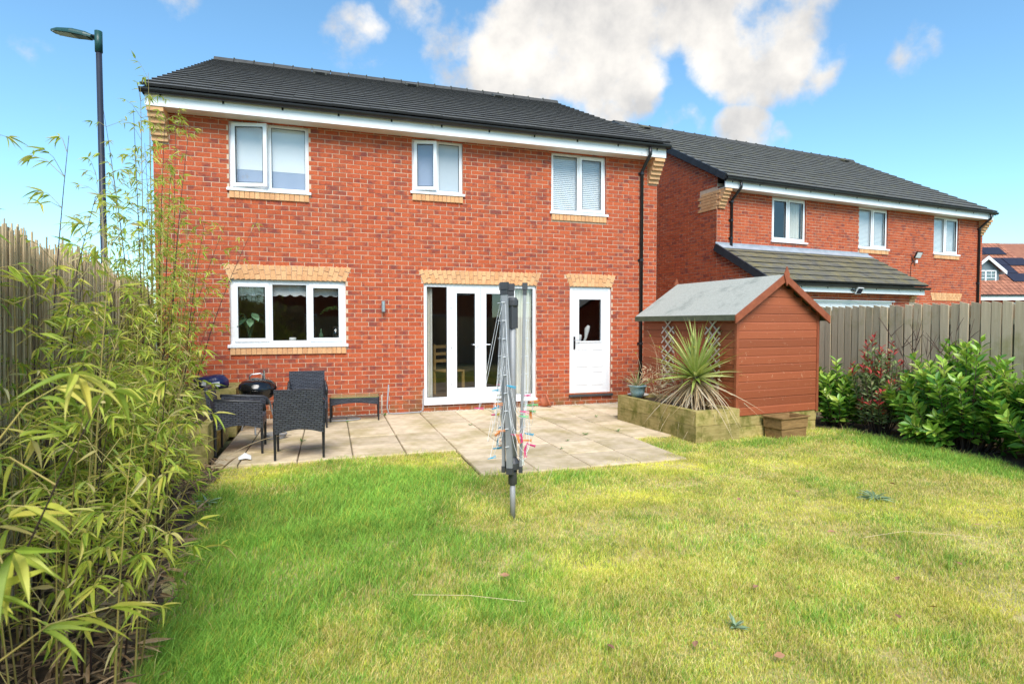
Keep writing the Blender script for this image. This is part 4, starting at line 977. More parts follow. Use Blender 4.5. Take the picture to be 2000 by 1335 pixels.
for i, v in enumerate(bag.v): bag.v[i] = (v[0] * 1.1 + .03 * math.sin(v[1] * 30), v[1] * .7, v[2] + .02 * math.sin(v[0] * 25))
bo = bag.build('compost_bag', 'bag_blue', None, (-1.58, 8.75, .62), True); tag(bo, 'dark blue plastic compost bag with white patches on the short planter', 'bag')
f = MB(); f.poly([(.02, -.147, .03), (.13, -.135, .035), (.12, -.13, .10), (.03, -.142, .09)], 'paper'); f.poly([(-.1, -.14, .05), (-.04, -.148, .05), (-.04, -.14, .11), (-.1, -.133, .11)], 'paper'); f.build('printed_patch', None, bo)

# small wooden crate planter in front of the shed
cr = empty('wooden_trough', (5.93, 6.20, -.03), R(9)); tag(cr, 'small weathered wooden trough on the grass before the shed', 'planter')
for zi, (a, b) in enumerate(((0, .135), (.14, .275))):
    e = .02 * zi
    for s in (-1, 1):
        f = MB(); f.prism([(-.24 - e, a), (.24 + e, a), (.25 + e, b), (-.25 - e, b)], s * (.125 + e * .5) - .008, s * (.125 + e * .5) + .008, 'old_crate'); f.build('board', None, cr)
        MB().box(s * (.235 + e) - .008, s * (.235 + e) + .008, -.116 - e * .4, .116 + e * .4, a, b, 'old_crate').build('end_board', None, cr)
MB().box(-.225, .225, -.115, .115, .02, .12, 'soil').build('soil', None, cr)
bars(f := MB(), -.285, .285, -.165, .165, .022, .277, .292, 'old_crate')
f.v = [(x, z, y) for x, y, z in f.v]; f.build('rim', None, cr)

# trellis strips on the shed side
for yy, lab in ((.42, 'small expanding lattice trellis on the shed side, nearer its front corner'), (1.38, 'small expanding lattice trellis on the shed side, nearer the house')):
    t_ = empty('lattice_trellis', (0, 0, 0)); t_.matrix_basis = wm(sh) @ Matrix.Translation((-.02, yy, .62)); tag(t_, lab, 'trellis')
    for k in range(6):
        for s in (-1, 1):
            c = Vector((-.008 * (1 + s), 0, .12 + k * .15)); f = MB(); M = Matrix.Translation(c) @ Matrix.Rotation(s * R(48), 4, 'X')
            if k * .15 + .12 < .98: f.box(-.004, .004, -.011, .011, -.19, .19, 'trellis_wood', M); f.build('slat', None, t_)

# ================================================================== RATTAN FURNITURE
m, t, p = newmat('weave'); p.inputs['Roughness'].default_value = .42; p.inputs['Specular IOR Level'].default_value = .5
s3 = nd(t, 'ShaderNodeSeparateXYZ'); t.links.new(coords(t, 'obj'), s3.inputs[0])
a_ = nd(t, 'ShaderNodeMath', operation='ADD'); t.links.new(s3.outputs[0], a_.inputs[0]); t.links.new(s3.outputs[1], a_.inputs[1])
cv = nd(t, 'ShaderNodeCombineXYZ'); t.links.new(a_.outputs[0], cv.inputs[0]); t.links.new(s3.outputs[2], cv.inputs[1])
bt = nd(t, 'ShaderNodeTexBrick'); t.links.new(cv.outputs[0], bt.inputs['Vector']); bt.inputs['Scale'].default_value = 1; bt.inputs['Brick Width'].default_value = .06; bt.inputs['Row Height'].default_value = .021
bt.inputs['Mortar Size'].default_value = .005; bt.inputs['Mortar Smooth'].default_value = 1.0; bt.inputs['Color1'].default_value = (.045, .048, .062, 1); bt.inputs['Color2'].default_value = (.075, .08, .098, 1); bt.inputs['Mortar'].default_value = (.003, .003, .004, 1)
t.links.new(bt.outputs['Color'], p.inputs['Base Color']); inv = nd(t, 'ShaderNodeMath', operation='SUBTRACT'); inv.inputs[0].default_value = 1; t.links.new(bt.outputs['Fac'], inv.inputs[1]); bump(t, p, inv.outputs[0], .9, .006)
def arch_panel(x0, x1, z0, z1, y0, y1, rise=.045, n=8, top=None):
    pts = [(x0, z1 if top is None else top[0]), (x0, z0)]
    for i in range(1, n): f = i / n; pts.append((x0 + (x1 - x0) * f, z0 + rise * math.sin(PI * f)))
    pts += [(x1, z0), (x1, z1 if top is None else top[1])]
    return pts
def rattan_chair(label, loc, rz):
    c = empty('rattan_chair', loc, rz); tag(c, label, 'chair', 'black rattan armchairs')
    w, d = .255, .25
    f = MB(); f.prism(arch_panel(-w, w, .29, .79, 0, 0, .05), -d - .045, -d - .005, None, Matrix.Translation((0, 0, 0))); b = f.build('backrest', 'weave', c)
    for i, v in enumerate(b.data.vertices):
        if v.co.z > .5: v.co.y -= (v.co.z - .4) * .16
    for s in (-1, 1):
        f = MB(); prof = arch_panel(-d, d, .29, .60, 0, 0, .05, 8, (.63, .60)); x = s * w
        f.prism(prof, -.018, .018, None, Matrix.Translation((x, 0, 0)) @ Matrix.Rotation(R(90), 4, 'Z')); f.build('arm_panel', 'weave', c)
        f = MB(); f.tube([(x, -d - .01, .632), (x, -.05, .622), (x, d - .03, .602), (x, d + .01, .58), (x, d + .02, .50)], .021, 8); f.build('arm_rail', 'rattan', c, smooth=True)
        for y in (-d, d - .01):
            f = MB(); f.tube([(x, y, 0), (x, y, .36)], [.013, .018], 8); f.build('leg', 'rattan', c)
    f = MB(); f.prism(arch_panel(-w, w, .28, .41, 0, 0, .045), d - .025, d + .005); f.build('front_apron', 'weave', c)
    MB().box(-w + .02, w - .02, -d, d, .385, .415).build('seat', 'weave', c)
    return c
rattan_chair('black rattan armchair with its woven back towards the lawn', (-.345, 6.97, .004), R(1))
rattan_chair('black rattan armchair standing side-on beside the sleeper planter', (-1.02, 7.40, .004), R(-88))
rattan_chair('black rattan armchair with its back close to the house wall', (-.33, 8.85, .004), R(183))
tb = empty('rattan_table', (.36, 9.28, .004), R(-3)); tag(tb, 'low black rattan table with mossy glass top against the wall', 'table')
for y in (-.19, .19):
    f = MB(); f.prism(arch_panel(-.36, .36, .245, .36, 0, 0, .04), y - .012, y + .012); f.build('apron', 'weave', tb)
for x in (-.36, .36): MB().box(x - .012, x + .012, -.18, .18, .25, .36).build('end_apron', 'weave', tb)
for x in (-.36, .36):
    for y in (-.19, .19): f = MB(); f.tube([(x, y, 0), (x, y, .37)], [.012, .016], 8); f.build('leg', 'rattan', tb)
MB().box(-.365, .365, -.195, .195, .363, .375).build('glass_top', 'table_glass', tb)

# kettle barbecue
bq = empty('kettle_barbecue', (-.98, 8.62, .004)); tag(bq, 'shiny black kettle barbecue behind the rattan chairs', 'barbecue')
bz = .60
f = MB(); f.lathe([(0.02, bz - .19), (.12, bz - .17), (.2, bz - .11), (.238, bz - .03), (.245, bz), (.25, bz + .004), (.25, bz - .006)], 32); f.build('bowl', 'enamel', bq, smooth=True)
f = MB(); f.lathe([(.252, bz), (.254, bz + .012), (.246, bz + .03), (.235, bz + .07), (.19, bz + .115), (.10, bz + .14), (0.0, bz + .147)], 32); ld = f.build('lid', 'enamel', bq, smooth=True)
f = MB(); f.tube([(-.10, 0, bz + .13), (-.10, 0, bz + .18), (-.07, 0, bz + .205), (.04, 0, bz + .215), (.07, 0, bz + .20), (.07, 0, bz + .13)], .009, 8); f.build('lid_handle', 'steel', ld, smooth=True)
f = MB(); f.tube([(.09, 0, bz + .13), (.085, 0, bz + .26)], .013, 8); f.lathe([(0, 0), (.045, 0), (.045, .012), (0, .014)], 16, None, (-.03, -.02, bz + .142)); f.build('lid_vent', 'steel', ld)
for k in range(3):
    a = k * 2 * PI / 3 + .5; f = MB(); f.tube([(.15 * math.cos(a), .15 * math.sin(a), bz - .14), (.27 * math.cos(a), .27 * math.sin(a), .0)], .011, 8); f.build('leg', 'alu', bq)

# cables, hose, litter, pot
def curve_pts(fn, n): return [fn(i / (n - 1)) for i in range(n)]
f = MB()
for k in range(4): f.tube([(.13 * math.cos(a) * (1 + .07 * k), .09 * math.sin(a) * (1 + .05 * k), .012 + .017 * k) for a in [2 * PI * i / 24 for i in range(24)]], .007, 6, closed=True)
tag(f.build('cable_coil', 'hose_grey', None, (-.72, 8.05, .0)), 'coiled grey cable lying on the paving between the chairs', 'cable')
f = MB(); f.tube([(.27 * math.cos(a), .13 * math.sin(a), .012) for a in [2 * PI * i / 32 for i in range(32)]], .011, 8, closed=True)
tag(f.build('hose_ring', 'hose_grey', None, (.17, 9.27, .0), True), 'loop of grey hose on the paving under the low table', 'hose')
f = MB(); f.tube([(-.26, .0, .5), (-.29, -.03, .12), (-.27, -.06, .03), (-.2, -.08, .02), (.25, -.04, .02), (.31, -.02, .05), (.33, .05, .4)], .012, 8)
tag(f.build('tube_frame', 'hose_grey', None, (1.18, 9.62, .0), True), 'bent grey tubular frame leaning at the foot of the wall', 'frame')
f = MB(); f.box(-.012, .012, -.008, .008, 0, .34, None, Matrix.Rotation(R(8), 4, 'X')); tag(f.build('timber_offcut', 'trellis_wood', None, (.80, 9.60, .0)), 'pale timber offcut leaning on the wall beside the low table', 'timber')
f = MB(); vs = [(0, 0, .01), (.07, .01, .02), (.13, -.01, .008), (.12, .07, .035), (.05, .09, .05), (-.01, .06, .03), (.06, .05, .075)]
f.add(vs, [(0, 1, 6), (1, 2, 6), (2, 3, 6), (3, 4, 6), (4, 5, 6), (5, 0, 6)]); tag(f.build('paper_scrap', 'paper', None, (-.98, 6.83, .004)), 'crumpled white paper scrap on the paving beside the planter', 'litter')
f = MB(); f.tube(curve_pts(lambda u: (-1.2 + .75 * u, 6.72 + .42 * u, .02 + .19 * math.sin(PI * u * .62)), 12), .0035, 5); tag(f.build('dry_stalk', 'straw', None), 'thin dry stalk arching over the paving by the paper scrap', 'stalk')
f = MB(); f.lathe([(0, 0), (.075, 0), (.085, .03), (.105, .13), (.12, .13), (.12, .155), (.10, .155), (.09, .13), (0, .12)], 24)
po = f.build('terracotta_pot', 'terracotta', None, (3.66, 9.66, .07), True); po.rotation_euler = (R(70), 0, R(70)); tag(po, 'terracotta flower pot lying on its side below the patio doors', 'pot')

# ================================================================== ROTARY AIRER
ra = empty('rotary_airer', (1.365, 4.235, 0), R(17.8)); tag(ra, 'folded grey rotary washing line standing in the lawn', 'clothes airer')
f = MB(); f.tube([(0, 0, -.05), (0, 0, .30)], .022, 14); f.build('ground_tube', 'alu', ra, smooth=True)
f = MB(); f.lathe([(.022, .24), (.036, .25), (.034, .33), (.036, .35)], 16); f.build('socket', 'grey_plastic', ra, smooth=True)
f = MB(); f.tube([(0, 0, .3), (0, 0, 1.70)], .024, 14); f.build('pole', 'alu', ra, smooth=True)
f = MB(); f.box(-.03, .03, -.03, .03, 1.48, 1.66); f.lathe([(.03, 1.64), (.045, 1.66), (.045, 1.70), (.03, 1.72)], 14); f.build('top_hub', 'grey_plastic', ra)
f = MB(); f.lathe([(.03, .36), (.055, .37), (.06, .42), (.03, .46)], 14); f.build('lower_hub', 'grey_plastic', ra)
ARM = []
for k, (ax, ay, tx, ty) in enumerate(((-.052, -.035, -.098, -.03), (.052, -.035, .082, -.05), (.05, .05, .045, .09), (-.05, .05, -.03, .10))):
    a0 = Vector((ax, ay, .36)); a1 = Vector((tx, ty, 1.80)); ARM.append((a0, a1))
    d = (a1 - a0); M = frame_mat(a0, d, Vector((ax, ay, 0))); f = MB(); f.box(0, d.length, -.024, .024, -.011, .011, None, M); f.build('arm', 'alu', ra)
    f = MB(); f.box(d.length - .02, d.length + .035, -.03, .03, -.02, .02, None, M); f.box(d.length - .06, d.length - .02, -.026, .026, -.015, .015, None, M); f.build('end_cap', 'grey_plastic', ra)
    f = MB(); f.box(-.02, .03, -.027, .027, -.015, .015, None, M); f.build('end_cap', 'grey_plastic', ra)
    for q in range(9): c = M @ Vector((.2 + q * .14, 0, .013)); f = MB(); f.tube([c - Vector((.03, 0, 0)), c + Vector((.03, 0, 0))], .003, 5); f.build('line_hook', 'cord', ra)
lines = []
for k in range(4):
    A0, A1 = ARM[k]; B0, B1 = ARM[(k + 1) % 4]
    for q in range(8):
        fz = .96 - q * .085; pa = A0.lerp(A1, fz); pb = B0.lerp(B1, fz); sag = (.30 + .86 * (fz - .25)) * random.uniform(.92, 1.1)
        mid = (pa + pb) / 2; out_ = Vector((mid.x, mid.y, 0)).normalized(); bul = random.uniform(.05, .23) * (.5 + fz * .6)
        def P(u, pa=pa, pb=pb, sag=sag, out_=out_, bul=bul):
            w_ = 1 - abs(2 * u - 1) ** 2.3; s_ = (u - .5); side = (pb - pa)
            v = pa.lerp(pb, .5 + s_ * (1 + .9 * math.sin(PI * u))) + out_ * bul * math.sin(PI * u) ** .8; v.z = pa.z + (pb.z - pa.z) * u - sag * w_; return v
        pts = curve_pts(P, 22); lines.append(pts)
        f = MB(); f.tube(pts, .0016, 4, caps=False); f.build('line', 'cord', ra)
RM = wm(ra); pegcol = ['pink', 'blue', 'orange', 'green', 'white', 'yellow']
def peg_mesh():
    f = MB()
    for s in (-1, 1):
        f.prism([(-.035, s * .003), (-.02, s * .0035), (.0, s * .006), (.03, s * .0075), (.038, s * .011), (.038, s * .004), (.0, s * .001), (-.035, s * .0005)], -.005, .005)
    f.tube([(.004, -.006, 0), (.004, .006, 0)], .0055, 8); return f
pegme = {c: peg_mesh().mesh('clothes_peg', 'peg_' + c) for c in pegcol}
rr = random.Random(5)
for i in range(44):
    pts = lines[rr.randrange(len(lines))]; j = rr.choice((5, 7, 9, 10, 11, 12, 13, 15, 17)); c = rr.choice(['pink', 'pink', 'blue', 'blue', 'orange', 'orange', 'green', 'white', 'yellow'])
    o = bpy.data.objects.new('clothes_peg', pegme[c]); COL.objects.link(o); w = RM @ pts[j]
    tdir = (pts[min(j + 1, 21)] - pts[j - 1]).normalized(); steep = abs(tdir.z)
    rot = Euler((rr.uniform(-.3, .3), rr.uniform(-.25, .25) if steep > .6 else R(90) + rr.uniform(-.5, .5), rr.uniform(-.6, .6))).to_matrix().to_4x4()
    o.matrix_basis = Matrix.Translation(w) @ rot; tag(o, c + ' plastic clothes peg clipped to the rotary washing line', 'clothes peg', c + ' pegs on the washing line')

# ================================================================== PLANTS
def stems_build(root, paths, mat, name='stem', r0=.006, r1=.0015, n=5):
    for pts in paths:
        k = len(pts); f = MB(); f.tube(pts, [r0 + (r1 - r0) * i / (k - 1) for i in range(k)], n, caps=False); f.build(name, mat, root, smooth=True)
def bamboo(label, x, y, canes, hmin, hmax, spread, lean=(.12, 0), seed=1, dense=1.0, dark=.35, low=.26, leaf=(.07, .12), group='bamboo clumps along the reed fence', cap=300):
    rd = random.Random(seed); root = empty('bamboo', (x, y, -.03)); tag(root, label, 'bamboo', group)
    leaves = []; br = MB()
    for c in range(canes):
        a = rd.uniform(0, 2 * PI); r = spread * math.sqrt(rd.random()); b = Vector((r * math.cos(a) * .7, r * math.sin(a) * 1.4, 0)); h = rd.uniform(hmin, hmax) if c > 1 else hmax
        ld = Vector((lean[0] * rd.uniform(-.4, 1.6) + .10 * math.cos(a), lean[1] * rd.uniform(.2, 1.4) + .12 * math.sin(a), 0)); cv_ = rd.uniform(.3, 1.0)
        def C(u, b=b, ld=ld, h=h, cv_=cv_): return b + Vector((0, 0, h * u - .10 * h * cv_ * u ** 3 * ld.length)) + ld * h * (.35 * u + .65 * u * u * cv_)
        pts = [C(i / 8) for i in range(9)]; rad = .0035 + .0016 * h
        f = MB(); f.tube(pts, [rad * (1 - .82 * i / 8) for i in range(9)], 6, caps=False); f.build('cane', 'cane_dark' if rd.random() < dark else 'cane', root, smooth=True)
        u = low / h * rd.uniform(.8, 1.6)
        while u < .99:
            for _ in range(rd.choice((1, 2, 2))):
                p0 = C(u); az = rd.uniform(0, 2 * PI); el = rd.uniform(.15, .95); ln = rd.uniform(.14, .40) * (1.1 - .45 * u)
                d = Vector((math.cos(az) * math.cos(el), math.sin(az) * math.cos(el), math.sin(el)))
                e = p0 + d * ln + Vector((0, 0, -.08 * ln)); m_ = p0 + d * ln * .55 + Vector((0, 0, .02)); br.tube([p0, m_, e], [.0022, .0016, .0009], 4, caps=False)
                nl_ = max(3, int(rd.choice((5, 6, 7, 8)) * dense))
                for q in range(nl_):
                    s = rd.choice((.5, .75, .96, 1.0, 1.0)) * rd.uniform(.94, 1.0); pp = p0.lerp(m_, min(1, s / .55)) if s < .55 else m_.lerp(e, (s - .55) / .45)
                    a2 = az + rd.gauss(0, .6); e2 = rd.gauss(-.30, .42); dd = Vector((math.cos(a2) * math.cos(e2), math.sin(a2) * math.cos(e2), math.sin(e2)))
                    L_ = rd.uniform(*leaf); leaves.append(leafM(pp, dd, L_, L_ * rd.uniform(.12, .18), rd.gauss(0, .5)))
            u += rd.uniform(.11, .22) / h
    tag(br.build('branch', 'cane', root), kind='stuff'); pieces(root, 'leaf', 'bamboo_leaf', leaves, BLADE, cap, restname='foliage')
    return root
BG = None
bamboo('leafy bamboo clump with low arching shoots at the lawn edge', -1.02, 2.75, 22, .6, 1.35, .34, (.10, 0), 1, 1.1)
bamboo('bamboo clump with tall leaning tips rising above the reed fence end', -1.42, 3.55, 19, 1.1, 2.05, .34, (.05, 0), 2)
bamboo('bamboo shoots standing highest against the sky over the reeds', -1.62, 3.72, 6, 1.9, 2.75, .22, (.06, .02), 3, 1.0, .6, 1.1)
bamboo('bushy bamboo clump hiding the middle of the reed fence', -1.33, 4.3, 24, .7, 1.55, .38, (.10, 0), 4, 1.1)
bamboo('slender bamboo clump close against the reed screen', -1.72, 4.75, 18, 1.1, 2.05, .34, (.04, 0), 15)
bamboo('bamboo clump leaning over the bare soil edge of the lawn', -1.46, 5.2, 20, .7, 1.35, .30, (.08, 0), 5)
bamboo('bamboo clump with yellow leaves growing in the sleeper planter', -1.80, 6.2, 17, .9, 1.9, .30, (.03, .02), 6)
bamboo('very tall bamboo with thin canes reaching the house gutter', -1.92, 7.3, 19, 1.5, 4.1, .40, (.03, .02), 7, 1.0, .3, .4)
bamboo('tallest bamboo in front of the house corner', -2.08, 8.2, 19, 1.5, 4.5, .36, (.02, .0), 8, 1.0, .3, .4)
bamboo('bamboo with dark slanting canes before the brick wall', -1.80, 7.6, 9, 1.4, 2.9, .25, (.28, -.04), 9, .8, .9, .5)
bamboo('bamboo shoots with large leaves beside the photographer', -.86, 1.30, 3, 1.3, 1.42, .06, (.17, .03), 10, .9, .8, .62, (.09, .135))
# dry litter and old stalks under the bamboo
rd = random.Random(3); it = []
for _ in range(2600):
    y = rd.uniform(1.6, 7.0); e = -.70 - .11 * (y - 1.8) if y < 5.2 else -1.12; x = rd.uniform(-1.2 - .158 * y, e + rd.gauss(0, .05)); L_ = rd.uniform(.05, .22)
    it.append(leafM((x, y, rd.uniform(-.02, .10 if y < 3.2 else .04)), (rd.gauss(0, 1), rd.gauss(0, 1), rd.gauss(0, .25)), L_, L_ * rd.uniform(.05, .14), rd.uniform(-1, 1)))
lo = joined('leaf_litter', 'litter', it, LEAF); tag(lo, 'dry brown leaf litter and stalks on the soil beneath the bamboo', 'leaf litter', kind='stuff')
sb_ = MB()
for k in range(24):
    y0 = 1.2 + k * .26; e0 = -.72 - .11 * (y0 - 1.8) if y0 < 5.2 else -1.12
    sb_.v += [(-1.25 - .158 * y0, y0, -.02), (e0 + .04 * math.sin(k * 1.7), y0, -.022)]
for k in range(23): sb_.f.append((2 * k, 2 * k + 1, 2 * k + 3, 2 * k + 2)); sb_.m.append(0)
tag(sb_.build('border_soil', 'soil'), kind='structure')

# spiky cordyline with a skirt of dead leaves
cd = empty('cordyline', (4.78, 6.62, .33)); tag(cd, 'spiky green cordyline with drooping dead leaves in the raised planter', 'cordyline')
f = MB(); f.tube([(0, 0, 0), (.01, 0, .25), (0, 0, .46)], [.05, .04, .045], 10); f.build('trunk', 'twig', cd)
rd = random.Random(4); gl_ = []; dl_ = []
SWORD = leaf_unit(7, .5, .5, .16, .45, .06); SWD = leaf_unit(7, .5, .4, .55, .45, .05)
for i in range(110):
    az = i * 2.39996; f_ = i / 110; el = R(88 - 92 * f_ + rd.gauss(0, 6)); L_ = rd.uniform(.58, .86)
    d = Vector((math.cos(az) * math.cos(el), math.sin(az) * math.cos(el), math.sin(el)))
    gl_.append(leafM(Vector((0, 0, .44)) + d * .03, d, L_ * (.70 + .32 * max(0, math.sin(el))), rd.uniform(.038, .054), rd.gauss(0, .25)))
for i in range(120):
    az = rd.uniform(0, 2 * PI); el = R(rd.uniform(-72, -8)); L_ = rd.uniform(.5, .92); d = Vector((math.cos(az) * math.cos(el), math.sin(az) * math.cos(el), math.sin(el)))
    dl_.append(leafM(Vector((0, 0, .40)) + d * .04, d, L_, rd.uniform(.014, .028), rd.gauss(0, .5)))
pieces(cd, 'leaf', 'cordyline_leaf', gl_, SWORD); pieces(cd, 'dead_leaf', 'cordyline_dead', dl_, SWD)
# glazed pot with a small grassy plant on the planter corner
gp = empty('glazed_pot', (4.52, 7.72, .385)); tag(gp, 'blue glazed pot with a reddish grassy plant on the planter corner', 'plant pot')
f = MB(); f.lathe([(0, 0), (.085, 0), (.11, .08), (.125, .16), (.14, .165), (.14, .18), (.115, .18), (.11, .14), (0, .13)], 24); f.build('pot', 'glaze_blue', gp, smooth=True)
it = []
for i in range(46):
    az = rd.uniform(0, 2 * PI); el = R(rd.uniform(25, 85)); d = Vector((math.cos(az) * math.cos(el), math.sin(az) * math.cos(el), math.sin(el))); it.append(leafM((0, 0, .14), d, rd.uniform(.2, .42), .012, rd.gauss(0, .4)))
pieces(gp, 'leaf', 'cordyline_dead', it[:26], SWD); pieces(gp, 'green_leaf', 'photinia_leaf', it[26:], SWORD)
f = MB(); f.lathe([(0, 0), (.15, 0), (.165, .018), (.15, .018), (0, .01)], 24); tag(f.build('white_saucer', 'white_stone', None, (4.62, 7.99 - .12, .392), True), 'shallow white saucer on the raised planter beside the pot', 'saucer')
# dry climber on the trellis
cp = empty('dry_climber', (4.98, 7.2, .32)); tag(cp, 'tangle of dry climber stems with small yellow flowers before the shed side', 'climber')
paths = []; fl_ = []
for i in range(46):
    x, y = rd.uniform(-.22, .12), rd.uniform(-.75, .95); h = rd.uniform(.35, 1.5) * (1 if i % 3 else .6); lx, ly = rd.gauss(-.12, .14), rd.gauss(0, .22)
    pts = [(x + lx * u * u + .02 * math.sin(u * 9 + i), y + ly * u * u, h * (u - .25 * u ** 3)) for u in [k / 6 for k in range(7)]]; paths.append(pts)
    for q in range(rd.choice((0, 1, 2))): v = Vector(pts[rd.choice((4, 5, 6))]); fl_.append(TS(v, (.016, .016, .014), Euler((rd.random() * 3, rd.random() * 3, 0)).to_matrix().to_4x4()))
stems_build(cp, paths, 'straw', 'stem', .003, .001, 4); pieces(cp, 'flower', 'moss', fl_, UB)
it = [leafM((rd.uniform(-.3, .12), rd.uniform(-.8, 1.0), rd.uniform(.05, .5)), (rd.gauss(0, 1), rd.gauss(0, 1), rd.gauss(0, .7)), rd.uniform(.05, .14), rd.uniform(.008, .02), rd.gauss(0, 1)) for _ in range(420)]
pieces(cp, 'withered_leaf', 'straw', it, LEAF, 250, restname='withered_foliage')

def shrub(name, label, cat, loc, rx, ry, h, stems, per, leaf, lmat, tipmat, seed, tips=6, lw=.4, group=None, arch=.5, cap=300, bare=.25, tipcap=300):
    rd = random.Random(seed); root = empty(name, loc); tag(root, label, cat, group); L1 = []; L2 = []; paths = []
    for i in range(stems):
        a = rd.uniform(0, 2 * PI); q = math.sqrt(rd.random()); ex, ey = rx * q * math.cos(a), ry * q * math.sin(a); hh = h * (1 - .45 * q * q) * rd.uniform(.62, 1.02)
        if i % 3 == 0: hh *= rd.uniform(.35, .7)
        b = Vector((ex * .25, ey * .45, 0)); e = Vector((ex, ey, hh)); mid = b.lerp(e, .5) + Vector((ex * arch * .2, ey * arch * .2, hh * .10))
        pts = [b.lerp(mid, u * 2) if u < .5 else mid.lerp(e, u * 2 - 1) for u in [k / 6 for k in range(7)]]; paths.append(pts)
        for k in range(per):
            u = bare + (1 - bare) * (k + rd.random()) / per; seg = min(5, int(u * 6)); p = pts[seg].lerp(pts[seg + 1], u * 6 - seg); ax = (pts[min(6, seg + 1)] - pts[seg]).normalized()
            az = k * 2.4 + i; side = ax.orthogonal().normalized(); side = Matrix.Rotation(az, 3, ax) @ side
            d = (side + ax * (.25 + .75 * u) + Vector((0, 0, .12))).normalized(); L_ = rd.uniform(*leaf) * (1 - .2 * (u > .93))
            M = leafM(p, d, L_, L_ * lw * rd.uniform(.85, 1.15), rd.gauss(0, .35), ax)
            (L2 if (tipmat and u > 1 - tips / per * (1 - bare)) and rd.random() < .8 else L1).append(M)
    stems_build(root, paths, 'twig', 'stem', .009, .003, 5)
    pieces(root, 'leaf', lmat, L1, BROAD, cap, restname='foliage')
    if L2: pieces(root, 'young_leaf', tipmat, L2, BROAD, tipcap, restname='young_foliage')
    return root
shrub('laurel', 'large glossy green laurel bush against the board fence', 'shrub', (7.38, 4.95, -.03), .62, .85, 1.40, 100, 28, (.125, .175), 'laurel_leaf', 'laurel_tip', 21, 10, .40)
shrub('laurel', 'laurel bush with broad leaves continuing along the fence past the large one', 'shrub', (7.35, 3.75, -.03), .58, .75, 1.25, 80, 26, (.125, .175), 'laurel_leaf', 'laurel_tip', 22, 9, .40)
shrub('laurel', 'small low laurel between the shed and the red-tipped shrub', 'shrub', (7.22, 6.55, -.03), .42, .40, 1.05, 48, 24, (.12, .165), 'laurel_leaf', 'laurel_tip', 23, 9, .40)
shrub('photinia', 'upright photinia with red young leaf tips before the fence', 'shrub', (7.32, 5.98, -.03), .34, .36, 1.56, 70, 26, (.075, .11), 'photinia_leaf', 'photinia_tip', 24, 5, .34, bare=.3)
bt_ = empty('bare_twigs', (7.55, 5.35, 0)); tag(bt_, 'thin leafless branching twigs rising behind the laurel', 'shrub'); paths = []
for i in range(9):
    x, y = rd.gauss(0, .06), rd.uniform(-.3, .45); h = rd.uniform(1.3, 1.75); lx, ly = rd.gauss(0, .08), rd.gauss(0, .3)
    pts = [(x + lx * u, y + ly * u * u, h * u) for u in [k / 6 for k in range(7)]]; paths.append(pts)
    for q in range(4): v = Vector(pts[rd.choice((3, 4, 5))]); e = v + Vector((rd.gauss(0, .05), rd.gauss(0, .14), rd.uniform(.12, .3))); paths.append([v, v.lerp(e, .5) + Vector((0, 0, .01)), e])
stems_build(bt_, paths, 'twig', 'twig', .006, .002, 5)
# bare earth below the shrubs
mb = MB(); mb.poly([(6.95, 3.0, -.012), (7.85, 3.0, -.012), (7.85, 7.3, -.012), (6.95, 7.3, -.012), (6.85, 5.0, -.012)]); tag(mb.build('shrub_bed', 'soil'), kind='structure')

# ================================================================== LAWN GRASS
def sm(x, a, b): t = np.clip((x - a) / (b - a), 0, 1); return t * t * (3 - 2 * t)
def in_lawn(x, y):
    left = np.where(y < 5.2, -.70 - .11 * (y - 1.8), -1.12 - .06 * (y - 5.2)); ok = (x > left + .04 * np.sin(y * 9)) & (y > .9)
    edge = .03 * np.sin(x * 7.0) + .025 * np.sin(x * 17 + 1)
    ok &= np.where(x < 1.42 + .02 * np.sin(y * 11), y < 6.70 + edge, np.where(x < 3.80, y < 5.50 + edge + .20 * sm(x, 2.6, 3.8), np.where(x < 4.43, y < 6.62 + edge, y < 6.28 + (x - 4.45) * .13)))
    ok &= (x < 7.05 + .1 * np.sin(y * 3)) & ~((x > 5.62) & (x < 6.25) & (y > 6.03)); return ok
def gauss2(x, y, cx, cy, rx, ry, rot=0):
    c, s = math.cos(rot), math.sin(rot); u = ((x - cx) * c + (y - cy) * s) / rx; v = (-(x - cx) * s + (y - cy) * c) / ry; return np.exp(-(u * u + v * v))
